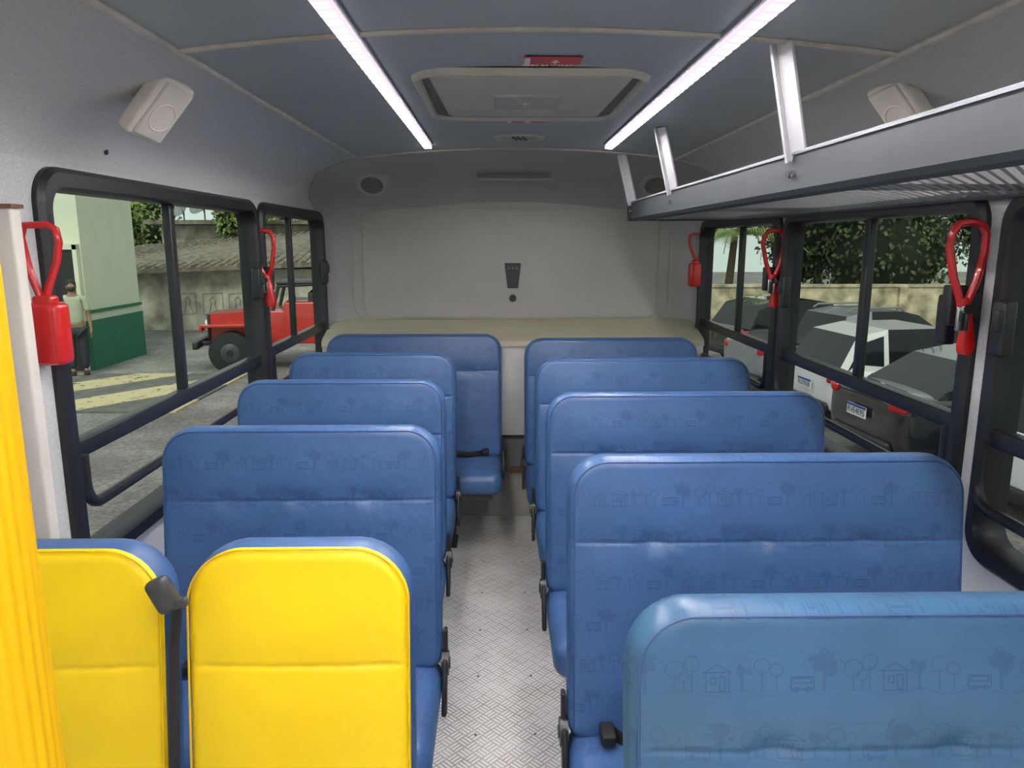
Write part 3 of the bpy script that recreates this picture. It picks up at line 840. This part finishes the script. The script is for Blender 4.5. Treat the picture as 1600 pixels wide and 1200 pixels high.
b = MB(); b.box((1.93, -0.06, 1.2), (0.08, 0.1, 2.4)); b.box((0.92, -0.06, 1.2), (0.08, 0.1, 2.4)); b.box((1.42, -0.06, 2.36), (1.1, 0.1, 0.10)); b.obj('door_frame', M['bwhite'], root, smooth=False)

root = empty('old_house', (-7.4, 21.0, GZ)); tag(root, 'weathered low house with brown tiled roof and line drawings', 'house')
b = MB(); b.box((0, 2.5, 0.85), (9.5, 5, 1.7)); b.obj('house_wall', M['oldwall'], root, smooth=False)
b = MB(); b.add([(-5, -0.5, 1.62), (5, -0.5, 2.0), (5, 5.5, 3.1), (-5, 5.5, 2.3), (-5, -0.5, 1.5), (5, -0.5, 1.88), (5, 5.5, 2.98), (-5, 5.5, 2.2)], [(0,1,2,3),(7,6,5,4),(0,4,5,1),(1,5,6,2),(2,6,7,3),(3,7,4,0)])
for i in range(40):
    x = -4.9+i*0.25; z0 = 1.64+0.38*(x+5)/10; z1 = 2.32+0.8*(x+5)/10
    b.tube([(x, -0.5, z0), (x, 5.5, z1)], 0.05, n=6)
b.obj('tiled_roof', M['rooft'], root)
b = MB()
for i, (x, w) in enumerate(((-1.3, 0.45), (-0.6, 0.55), (0.1, 0.5))):
    b.tube([(x-w/2, -0.02, 0.45), (x+w/2, -0.02, 0.48), (x+w/2, -0.02, 1.05), (x-w/2, -0.02, 1.02)], 0.008, closed=True, n=4)
    b.tube([(x-0.12, -0.02, 0.5), (x-0.05, -0.02, 0.75), (x-0.09, -0.02, 0.85), (x, -0.02, 0.95), (x+0.08, -0.02, 0.84), (x+0.04, -0.02, 0.72), (x+0.12, -0.02, 0.52)], 0.008, n=4)
b.obj('mural_drawing', M['greybox'], root, smooth=False)
b = MB(); b.box((-3.4, -0.04, 0.95), (1.0, 0.06, 0.75)); b.obj('shutter', M['bgreen'], root, smooth=False)

root = empty('background_house', (-9.0, 30.0, GZ)); tag(root, 'pale flat roofed house with overhanging slab', 'house')
b = MB(); b.box((0, 2, 1.55), (8.5, 4, 3.1)); b.obj('house_wall', M['oldwall'], root, smooth=False)
b = MB(); b.box((0, 1.8, 3.2), (9.2, 5, 0.16)); b.obj('roof_slab', M['rooft'], root, smooth=False)
M['dish'] = simple('dish_grey', (0.20, 0.21, 0.21), 0.6)
def dish(x, y, z, r):
    root = empty('satellite_dish', (x, y, z)); tag(root, 'grey parabolic satellite dish on a short mast on the roof', 'satellite dish', 'satellite dishes on the roof')
    b = MB(); vs = []; fs = []
    for j in range(5):
        for i in range(20):
            t = 2*math.pi*i/20; q = r*j/4; vs.append((q*math.cos(t), -0.5*q*q/r, q*math.sin(t)))
    for j in range(4):
        for i in range(20): fs.append((j*20+i, j*20+(i+1) % 20, (j+1)*20+(i+1) % 20, (j+1)*20+i))
    b.add(vs, fs); b.obj('dish', M['dish'], root, rot=(R(-30), 0, R(-30)), loc=(0, 0, r*1.1))
    b = MB(); b.cyl((0, 0.05, 0), (0, 0.05, r*1.2), 0.03, n=8); b.obj('mast', M['dish'], root)
    b = MB(); b.tube([(0, 0, r*0.6), (0.1, -r*0.9, r*1.3)], 0.015, n=6); b.obj('feed_arm', M['dish'], root)
dish(-11.6, 30.2, 2.45, 0.50); dish(-12.5, 30.4, 2.45, 0.34)

b = MB(); b.box((14, 20.5, GR+0.78), (24, 0.2, 1.56)); b.box((14, 20.5, GR+1.59), (24, 0.28, 0.07))
for i in range(9): b.box((2.2+i*3, 20.4, GR+0.78), (0.22, 0.25, 1.56))
o = b.obj('boundary_wall', simple('cream_render_wall', (0.48, 0.42, 0.29), 0.95, var=0.6, scale=2.5), smooth=False); tag(o, 'cream rendered boundary wall behind the parked cars', 'wall')

# ------------------------------------------------------------ trees
def leaf_mat(name, c):
    m, nt, b = mat_base(name, c, 0.6)
    f = noise(nt, 1.3, 3)
    nt.links.new(ramp(nt, f, [(0.3, tuple(x*0.4 for x in c)), (0.72, tuple(min(1, x*2.0) for x in c))]), b.inputs['Base Color'])
    return m
M['leafd'] = leaf_mat('leaf_dark', (0.050, 0.080, 0.024)); M['leafl'] = leaf_mat('leaf_light', (0.17, 0.23, 0.06)); M['bark'] = simple('bark', (0.10, 0.075, 0.05), 0.9, var=0.3)
M['core'] = simple('foliage_shade', (0.008, 0.016, 0.006), 1.0)  # near-black cores added inside the tree crowns to block the sky
def foliage_mesh(nl, rad, lmat, seed, leaf=0.16, core=True):
    rnd = random.Random(seed); b = MB()
    blobs = [(Vector((rnd.uniform(-1, 1)*rad*0.65, rnd.uniform(-1, 1)*rad*0.5, rnd.uniform(-0.8, 1)*rad*0.6)), rnd.uniform(0.4, 0.62)*rad) for _ in range(12)]
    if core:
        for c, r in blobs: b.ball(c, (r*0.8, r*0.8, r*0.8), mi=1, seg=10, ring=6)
    vs = []; fs = []
    for _ in range(nl):
        c, r = rnd.choice(blobs)
        d = Vector((rnd.gauss(0, 1), rnd.gauss(0, 1), rnd.gauss(0, 1))).normalized()
        p = c + d*r*rnd.uniform(0.8, 1.08)
        t = Vector((rnd.gauss(0, 1), rnd.gauss(0, 1), rnd.gauss(0, 1)-0.6)).normalized()
        s = t.cross(d).normalized()*leaf*0.3; l = leaf*rnd.uniform(0.7, 1.3)
        k = len(vs); vs += [p, p+t*l*0.5+s, p+t*l, p+t*l*0.5-s]; fs.append((k, k+1, k+2, k+3))
    b.add(vs, fs, mi=0)
    return b
def tree(loc, rad, h, lmat, seed, label, leaf=0.16, nl=5000):
    root = empty('tree', loc); tag(root, label, 'tree')
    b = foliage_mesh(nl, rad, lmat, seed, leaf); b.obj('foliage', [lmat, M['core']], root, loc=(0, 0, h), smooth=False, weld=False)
    b = MB(); b.tube([(0, 0, 0), (0.1, 0.05, h*0.4), (-0.05, 0, h*0.8)], [0.22, 0.17, 0.12], n=10)
    b.tube([(0.05, 0, h*0.5), (rad*0.4, 0.1, h*0.95)], [0.12, 0.05], n=8); b.tube([(0, 0, h*0.6), (-rad*0.4, -0.1, h*1.0)], [0.10, 0.05], n=8)
    b.obj('trunk', M['bark'], root)
    return root
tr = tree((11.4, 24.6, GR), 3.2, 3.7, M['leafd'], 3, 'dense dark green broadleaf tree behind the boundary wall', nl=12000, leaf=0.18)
tr['group'] = 'trees behind the boundary wall'
for (x, y, z, rz) in ((18.4, 25.2, 1.0, 1.0), (26.0, 25, 1.1, 2.2), (6.2, 31.5, 1.2, 4.0), (14.2, 33, 1.5, 5.1), (22.5, 33.5, 1.5, 0.4), (33.0, 26, 1.1, 1.2)):
    copy_tree(tr, (x, y, GR), (0, 0, rz)).scale = (1.0, 1.0, z)
tree((-9.4, 27.9, GZ), 0.9, 3.4, M['leafl'], 11, 'light green leafy tree beside the white building', nl=3500)
t2 = tree((-6.5, 37, GZ), 2.2, 2.9, M['leafl'], 13, 'green tree rising behind the old houses', nl=4000, leaf=0.22); t2['group'] = 'trees behind houses'
for x in (-12.5, -18.5): copy_tree(t2, (x, 39, GZ), (0, 0, x))
tree((-9.3, 18.3, GZ), 0.75, 3.1, M['leafl'], 17, 'light green tree next to the white building', nl=2500)
def palm(loc, label):
    root = empty('palm_tree', loc); tag(root, label, 'palm tree')
    b = MB(); b.tube([(0, 0, 0), (0.05, 0, 1.2), (0.15, 0, 2.6)], [0.16, 0.13, 0.10], n=10); b.obj('trunk', M['bark'], root)
    rnd = random.Random(5)
    for k in range(15):
        a = 2*math.pi*k/15+rnd.uniform(-.1, .1); L = rnd.uniform(1.7, 2.3); up = rnd.uniform(0.5, 1.4)
        b = MB(); pts = []
        for i in range(15):
            t = i/14; pts.append(Vector((0.15+math.cos(a)*L*t, math.sin(a)*L*t, 2.6+up*t*1.6-1.7*t*t*(1.0))))
        b.tube(pts, 0.014, n=5)
        vs = []; fs = []
        sd = Vector((-math.sin(a), math.cos(a), 0))
        for i in range(2, 15):
            for s in (-1, 1):
                for dd in (0, 0.5):
                    p = pts[i-1].lerp(pts[i], dd); d = (pts[i]-pts[i-1]).normalized(); l = 0.6*math.sin(math.pi*min(i/15+0.12, 1))
                    e = p + (sd*s*0.8+d*0.5+Vector((0, 0, -0.35)))*l
                    n_ = len(vs); vs += [p-d*0.02, p+d*0.04, e]; fs.append((n_, n_+1, n_+2))
        b.add(vs, fs); b.obj('frond', M['leafl'], root, smooth=False)
palm((7.0, 22.6, GR+0.35), 'light green palm tree with drooping fronds by the wall')

# ------------------------------------------------------------ cars
M['tyre'] = simple('tyre', (0.015, 0.015, 0.015), 0.8); M['rim'] = simple('wheel_rim', (0.35, 0.35, 0.36), 0.35, 0.8)
M['carglass'] = simple('car_glass', (0.012, 0.017, 0.020), 0.08, spec=0.35, var=0.05)
M['lampred'] = simple('tail_lamp_red', (0.50, 0.012, 0.012), 0.15); M['plate'] = simple('plate_white', (0.75, 0.76, 0.78), 0.4, var=0.02); M['plateblue'] = simple('plate_blue', (0.02, 0.06, 0.35), 0.4)
M['trimblk'] = simple('car_trim_black', (0.02, 0.02, 0.02), 0.5)
def car(loc, rz, paint, kind, label, plate=None, hw=0.86, group=None, scale=1.0):
    root = empty('car', loc, (0, 0, rz)); tag(root, label, 'car', group); root.scale = (scale,)*3
    if kind == 'sedan':
        st = [(-2.1, .50, .80, .66), (-2.07, .30, .97, .80), (-1.95, .25, 1.02, .85), (-1.4, .22, 1.00, .87), (-0.6, .2, .96, .87), (0.3, .2, .94, .87), (1.0, .2, .91, .86), (1.6, .22, .83, .83), (2.0, .28, .72, .74), (2.1, .42, .60, .58)]
        gh = [(-1.62, 0.99, .72), (-1.05, 1.35, .62), (-0.50, 1.45, .62), (0.15, 1.44, .62), (0.45, 1.35, .61), (1.15, .92, .70)]
    elif kind == 'hatch':
        st = [(-1.95, .50, .84, .70), (-1.93, .30, .93, .83), (-1.83, .25, .96, .86), (-1.2, .22, .96, .88), (-0.4, .2, .95, .87), (0.4, .2, .94, .87), (1.0, .2, .92, .86), (1.55, .22, .85, .83), (1.85, .28, .74, .74), (1.93, .42, .62, .58)]
        gh = [(-1.88, 0.94, .78), (-1.58, 1.42, .66), (-1.1, 1.52, .64), (-0.2, 1.53, .64), (0.3, 1.44, .62), (1.05, .92, .72)]
    else:  # pickup
        st = [(-2.4, .50, .96, .76), (-2.37, .40, 1.00, .84), (-2.2, .36, 1.02, .86), (-1.2, .33, 1.02, .87), (-0.4, .3, 1.02, .87), (0.6, .28, 1.01, .87), (1.3, .28, .98, .86), (1.9, .30, .90, .83), (2.2, .36, .78, .75), (2.28, .48, .66, .60)]
        gh = [(-0.95, 1.00, .76), (-0.78, 1.48, .66), (-0.3, 1.56, .66), (0.30, 1.56, .66), (0.65, 1.48, .64), (1.35, 1.0, .74)]
    b = MB(); vs = []; fs = []; n = 12
    for x, zl, zb, w in st:
        w = w*hw/0.87; m = (zl+zb)/2
        ring = [(-w*0.86, zl), (-w*0.98, zl+0.08), (-w, m), (-w*0.985, zb-0.10), (-w*0.93, zb-0.02), (-w*0.5, zb+0.015), (w*0.5, zb+0.015), (w*0.93, zb-0.02), (w*0.985, zb-0.10), (w, m), (w*0.98, zl+0.08), (w*0.86, zl)]
        vs += [(x, a, c) for a, c in ring]
    for k in range(len(st)-1):
        for i in range(n): fs.append((k*n+i, k*n+(i+1) % n, (k+1)*n+(i+1) % n, (k+1)*n+i))
    fs += [tuple(range(n)), tuple(range((len(st)-1)*n, len(st)*n))]
    b.add(vs, fs); o = b.obj('car_body', paint, root, angle=80); md = o.modifiers.new('s', 'SUBSURF'); md.levels = 2; md.render_levels = 2
    bm = bmesh.new()
    belt = 0.985*hw*0.90
    G = [(x, z, w*hw/0.87) for x, z, w in gh]
    zb = [G[0][1], G[-1][1]]
    base = []
    for x, z, w in G:
        t = (x-G[0][0])/(G[-1][0]-G[0][0]); base.append((x, zb[0]+(zb[1]-zb[0])*t-0.03, belt))
    L = [bm.verts.new((x, -w, z)) for x, z, w in G]; Rr = [bm.verts.new((x, w, z)) for x, z, w in G]
    BL = [bm.verts.new((x, -w, z)) for x, z, w in base]; BR = [bm.verts.new((x, w, z)) for x, z, w in base]
    glass = []; quarter = []; nG = len(G)
    for i in range(nG-1):
        f = bm.faces.new((L[i], L[i+1], Rr[i+1], Rr[i]))
        if i in (0, nG-2): glass.append(f)
    for A, B in ((L, BL), (Rr, BR)):
        quarter.append(bm.faces.new([B[0], A[0], A[1], A[2], B[2], B[1]]))
        glass.append(bm.faces.new([B[2], A[2], A[3], B[3]]))
        glass.append(bm.faces.new([B[3], A[3], A[4], A[5], B[5], B[4]]))
    for f in bm.faces: f.material_index = 0
    bmesh.ops.inset_individual(bm, faces=glass, thickness=0.065, depth=-0.012)
    bmesh.ops.inset_individual(bm, faces=quarter, thickness=0.12, depth=-0.012)
    for f in glass+quarter: f.material_index = 1
    bmesh.ops.recalc_face_normals(bm, faces=bm.faces)
    me = bpy.data.meshes.new('cabin'); bm.to_mesh(me); bm.free()
    me.materials.append(paint); me.materials.append(M['carglass'])
    o = bpy.data.objects.new('cabin', me); col.objects.link(o); o.parent = root
    xr = st[0][0]; wb = 1.28 if kind != 'pickup' else 1.42
    wr = 0.32 if kind in ('sedan', 'hatch') else 0.34
    for x in (-wb, wb):
        for s in (-1, 1):
            b = MB(); y = s*hw*0.985
            b.cyl((x, y-s*0.20, wr), (x, y, wr), wr*0.98, n=28, mi=0); b.cyl((x, y, wr), (x, y+s*0.015, wr), wr*0.93, wr*0.8, n=28, mi=0)
            b.cyl((x, y+s*0.01, wr), (x, y+s*0.022, wr), wr*0.64, n=24, mi=1)
            for q in range(5):
                a = 2*math.pi*q/5; b.box((x+math.cos(a)*wr*0.33, y+s*0.024, wr+math.sin(a)*wr*0.33), (wr*0.6, 0.02, 0.05), rot=Matrix.Rotation(-a, 4, 'Y'), mi=1)
            b.obj('wheel', [M['tyre'], M['rim']], root)
    zl = st[2][2]-0.14
    for s in (-1, 1):
        b = MB(); b.box((xr+0.075, s*hw*0.82, zl), (0.15, 0.24, 0.11 if kind != 'hatch' else 0.15), rot=Matrix.Rotation(R(-s*22), 4, 'Z'), bev=0.03)
        b.obj('tail_lamp', M['lampred'], root)
        b = MB(); b.ball((0.85, s*(hw+0.06), st[5][2]+0.04), (0.06, 0.09, 0.06)); b.obj('side_mirror', paint, root)
    b = MB(); b.box((xr+0.04, 0, 0.36), (0.16, hw*1.5, 0.16), bev=0.04); b.obj('rear_bumper', M['trimblk'], root)
    for s in (-1, 1):
        b = MB(); b.box((0.0, s*(hw*0.99), 0.27), (1.7, 0.03, 0.08), bev=0.01); b.obj('side_skirt', M['trimblk'], root)
    if plate:
        b = MB(); b.box((0, 0, 0), (0.012, 0.42, 0.14), mi=0); b.box((-0.005, 0, 0.055), (0.006, 0.42, 0.03), mi=1)
        p = b.obj('licence_plate', [M['plate'], M['plateblue']], root, loc=(xr-0.045, 0, 0.64 if kind == 'hatch' else 0.70), smooth=False)
        text_into('plate_text', plate, 0.105, M['dark'], p, (-0.008, 0, -0.012), (R(90), 0, R(-90)))
    if kind == 'pickup':
        for s in (-1, 1):
            b = MB(); b.tube([(-.70, s*0.56, 1.55), (-.6, s*0.56, 1.61), (0.3, s*0.56, 1.62), (0.4, s*0.56, 1.56)], 0.018, n=6)
            b.obj('roof_rail', M['rim'], root)
        b = MB(); b.box((-1.62, 0, 1.03), (1.25, 1.45, 0.03), bev=0.01); b.obj('bed_cover', M['trimblk'], root)
    return root
M['pblack'] = simple('paint_black', (0.015, 0.016, 0.019), 0.12, coat=1.0); M['pwhite'] = simple('paint_white', (0.80, 0.81, 0.82), 0.2, coat=0.6, var=0.02); M['psilver'] = simple('paint_silver', (0.28, 0.31, 0.34), 0.3, 0.2, coat=0.5)
car((6.65, 9.15, GR), R(4), M['pblack'], 'sedan', 'black sedan parked on gravel beside white hatchback', 'RVE4E95')
car((6.75, 11.35, GR), R(4), M['pwhite'], 'hatch', 'white hatchback parked between black sedan and silver car', 'RUI7B38')
car((6.85, 13.7, GR), R(8), M['psilver'], 'pickup', 'silver pickup truck with roof rails parked near cream wall')
car((7.0, 16.9, GR), R(12), M['pblack'], 'hatch', 'dark hatchback parked by the cream wall')
car((6.95, 6.95, GR), R(4), M['pwhite'], 'hatch', 'white car parked beside the black sedan', None)

# ------------------------------------------------------------ red jeep
M['pred'] = simple('paint_red', (0.48, 0.022, 0.012), 0.3, coat=0.6)
root = empty('off_road_vehicle', (-4.05, 14.9, GZ), (0, 0, R(180+10))); tag(root, 'red boxy off-road vehicle with black top on gravel', 'car')
def jp(name, prims, mat, **k):
    b = MB()
    for c, d, bv in prims: b.box(c, d, bev=bv)
    return b.obj(name, mat, root, **k)
jp('tub_body', [((-0.72, 0, .92), (1.75, 1.42, .80), .03), ((0.25, 0, .84), (.35, 1.40, .64), .03)], M['pred'])
b = MB(); b.add([(0.35, -.58, .58), (1.55, -.46, .58), (1.55, .46, .58), (0.35, .58, .58), (0.35, -.58, 1.16), (1.55, -.46, 1.10), (1.55, .46, 1.10), (0.35, .58, 1.16)], [(0,1,2,3),(4,5,6,7),(0,1,5,4),(1,2,6,5),(2,3,7,6),(3,0,4,7)])
b.obj('bonnet', M['pred'], root, smooth=False)
b = MB(); b.box((1.57, 0, .85), (.05, .98, .50), bev=.015)
b.obj('grille', M['trimblk'], root)
b = MB(); b.box((1.60, 0, 0.66), (.02, .8, .04)); b.box((1.60, 0, 1.02), (.02, .8, .04))
for i in range(-4, 5): b.box((1.60, i*0.06, .84), (.02, .022, .34))
b.obj('grille_bars', M['pred'], root, smooth=False)
for s in (-1, 1):
    b = MB(); b.cyl((1.58, s*0.38, .90), (1.635, s*0.38, .90), .09, n=20); b.obj('headlamp', M['plate'], root)
    y = s*.64
    jp('mudguard', [((1.22, y, .90), (.90, .34, .05), .01), ((1.66, y, .86), (.05, .34, .12), .01), ((.74, y, .76), (.05, .34, .28), .01), ((.56, y, .62), (.36, .30, .06), .01)], M['pred'])
    b = MB(); b.tube([(-.60, s*.74, .60), (-.72, s*.74, .78), (-1.02, s*.74, .84), (-1.32, s*.74, .78), (-1.44, s*.74, .60)], 0.04, n=8); b.obj('rear_arch', M['trimblk'], root)
for x in (1.16, -1.02):
    for s in (-1, 1):
        b = MB(); y = s*.80; b.cyl((x, y-s*.24, .39), (x, y, .39), .39, n=32, mi=0); b.cyl((x, y, .39), (x, y+s*.02, .39), .37, .31, n=32, mi=0); b.cyl((x, y+s*.01, .39), (x, y+s*.03, .39), .19, .16, n=20, mi=1)
        b.cyl((x, y+s*.03, .39), (x, y+s*.06, .39), .06, n=12, mi=0)
        b.obj('wheel', [M['tyre'], M['legm']], root)
b = MB()
b.tube([(0.38, -.64, 1.10), (0.24, -.62, 1.62), (0.24, .62, 1.62), (0.38, .64, 1.10)], .035, n=8); b.obj('windscreen_frame', M['trimblk'], root)
b = MB(); b.add([(0.37, -.62, 1.12), (0.25, -.60, 1.60), (0.25, .60, 1.60), (0.37, .62, 1.12)], [(0, 1, 2, 3)]); b.obj('windscreen', M['glassL'], root, smooth=False)
b = MB()
for s in (-1, 1):
    b.tube([(0.24, s*.62, 1.62), (-.6, s*.64, 1.66), (-1.5, s*.64, 1.64), (-1.56, s*.66, 1.2)], .03, n=8); b.tube([(-.6, s*.64, 1.66), (-.62, s*.66, 1.2)], .03, n=8)
for x in (-.6, -1.5): b.tube([(x, -.64, 1.65), (x, .64, 1.65)], .03, n=8)
b.obj('roll_cage', M['trimblk'], root)
jp('soft_top', [((-.65, 0, 1.68), (1.85, 1.34, .06), .025), ((-1.15, 0.66, 1.48), (0.80, .02, .40), .005), ((-1.15, -0.66, 1.48), (0.80, .02, .40), .005), ((-1.55, 0, 1.48), (.02, 1.30, .40), .005)], M['trimblk'])
jp('front_bumper', [((1.80, 0, .52), (.10, 1.4, .14), .02), ((1.68, .3, .52), (.2, .06, .08), .01), ((1.68, -.3, .52), (.2, .06, .08), .01)], M['trimblk'])
for s in (-1, 1): jp('seat', [((-.35, s*.35, 1.25), (.12, .45, .5), .04), ((-.15, s*.35, 1.1), (.45, .45, .12), .04)], M['trimblk'])
b = MB(); b.tube([(-.02+0.0, .35+.17*math.cos(t), 1.30+.17*math.sin(t)) for t in [2*math.pi*i/20 for i in range(20)]], .012, closed=True, n=6); b.obj('steering_wheel', M['trimblk'], root)
# ------------------------------------------------------------ person
M['skin'] = simple('skin', (0.32, 0.17, 0.10), 0.6, var=0.05); M['shirt'] = simple('shirt_pale', (0.46, 0.48, 0.35), 0.85, var=0.08); M['trous'] = simple('trousers_dark', (0.03, 0.035, 0.05), 0.85)
def skin_mesh(name, vs, rs, es, mat, parent, sub=2):
    me = bpy.data.meshes.new(name); me.from_pydata(vs, es, []); me.materials.append(mat)
    o = bpy.data.objects.new(name, me); col.objects.link(o); o.parent = parent
    m = o.modifiers.new('skin', 'SKIN'); m.use_smooth_shade = True
    bm = bmesh.new(); bm.from_mesh(me); lay = bm.verts.layers.skin.verify()
    for i, v in enumerate(bm.verts):
        r = rs[i]; v[lay].radius = r if isinstance(r, tuple) else (r, r); v[lay].use_root = (i == 0)
    bm.to_mesh(me); bm.free()
    s = o.modifiers.new('sub', 'SUBSURF'); s.levels = sub; s.render_levels = sub
    return o
root = empty('person', (-7.80, 13.75, GZ), (0, 0, R(28))); tag(root, 'person in pale shirt, dark trousers and black face mask standing', 'person')
vs = [(0, 0, .95), (0, 0, 1.12), (0, 0, 1.34), (0, 0, 1.46), (0, -.01, 1.53), (0, -.015, 1.60), (0, -.01, 1.69), (0, 0, 1.745)]
rs = [(.15, .10), (.14, .095), (.16, .10), (.08, .065), .052, (.066, .082), (.074, .092), (.05, .06)]
es = [(i, i+1) for i in range(7)]
def addc(start, pts):
    p = start
    for q, r in pts:
        vs.append(q); rs.append(r); es.append((p, len(vs)-1)); p = len(vs)-1
    return p
for s in (-1, 1):
    w = addc(3, [((s*.17, 0, 1.42), .055), ((s*.21, .01, 1.27), .046), ((s*.235, .02, 1.11), .038), ((s*.245, -.03, .97), .032), ((s*.25, -.06, .87), .024), ((s*.25, -.075, .81), (.022, .034))])
    for k, (dy, l) in enumerate(((-.028, .07), (-.010, .085), (.010, .078), (.028, .06))):
        addc(w, [((s*.25, -.08+dy, .775), .010), ((s*.245, -.082+dy, .775-l*.5), .009), ((s*.235, -.08+dy, .775-l), .007)])
    addc(w, [((s*.235, -.115, .82), .011), ((s*.228, -.13, .785), .008)])
    addc(0, [((s*.095, 0, .86), .085), ((s*.10, -.01, .50), .058), ((s*.105, .02, .28), .050), ((s*.105, .02, .09), .036), ((s*.11, -.06, .05), .035), ((s*.11, -.13, .04), .028)])
skin_mesh('body', vs, rs, es, M['skin'], root)
v2 = [(0, 0, .90), (0, 0, 1.12), (0, 0, 1.34), (0, 0, 1.45)]; r2 = [(.175, .125), (.165, .12), (.18, .12), (.10, .08)]; e2 = [(0, 1), (1, 2), (2, 3)]
for s in (-1, 1):
    k = len(v2); v2 += [(s*.175, 0, 1.42), (s*.212, .01, 1.27), (s*.225, .015, 1.18)]; r2 += [.072, .066, .066]; e2 += [(3, k), (k, k+1), (k+1, k+2)]
skin_mesh('shirt', v2, r2, e2, M['shirt'], root)
v2 = [(0, 0, .93)]; r2 = [(.17, .12)]; e2 = []
for s in (-1, 1):
    k = len(v2); v2 += [(s*.095, 0, .84), (s*.10, -.01, .50), (s*.105, .02, .12)]; r2 += [.10, .080, .070]; e2 += [(0, k), (k, k+1), (k+1, k+2)]
skin_mesh('trousers', v2, r2, e2, M['trous'], root)
b = MB(); b.ball((0, .015, 1.70), (.083, .098, .085)); b.obj('hair', M['dark'], root)
b = MB(); b.ball((0, -.062, 1.605), (.062, .050, .048)); b.obj('face_mask', M['dark'], root)
for s in (-1, 1):
    b = MB(); b.ball((s*.028, -.088, 1.665), (.012, .008, .007)); b.obj('eye', M['plate'], root)
    b = MB(); b.ball((s*.076, 0, 1.645), (.012, .02, .03)); b.obj('ear', M['skin'], root)
    b = MB(); b.box((s*.11, -.06, .045), (.10, .28, .09), bev=.035); b.obj('shoe', M['dark'], root)
b = MB(); b.ball((0, -.098, 1.640), (.012, .016, .02)); b.obj('nose', M['skin'], root)

# ------------------------------------------------------------ world, light, camera
w = bpy.data.worlds.new('sky'); sc.world = w; w.use_nodes = True
nt = w.node_tree; bg = nt.nodes['Background']
tc = nt.nodes.new('ShaderNodeTexCoord'); sp = nt.nodes.new('ShaderNodeSeparateXYZ'); nt.links.new(tc.outputs['Generated'], sp.inputs[0])
nt.links.new(ramp(nt, sp.outputs['Z'], [(0.0, (0.78, 0.88, 0.86)), (0.6, (0.78, 0.82, 0.84))]), bg.inputs['Color'])
bg.inputs['Strength'].default_value = 0.95
sd = bpy.data.lights.new('sun', 'SUN'); sd.energy = 2.0; sd.angle = R(25); sd.color = (1, 0.97, 0.9)
so = bpy.data.objects.new('sun', sd); col.objects.link(so); so.rotation_euler = (R(42), R(-4), 0)

cd = bpy.data.cameras.new('camera'); cam = bpy.data.objects.new('camera', cd); col.objects.link(cam)
cd.sensor_width = 36; cd.lens = 1155/1600*36; cd.clip_start = 0.02; cd.clip_end = 300
cam.location = (0, 0, CAMZ); cam.rotation_euler = (R(90-10.88), 0, R(-1.09))
sc.camera = cam
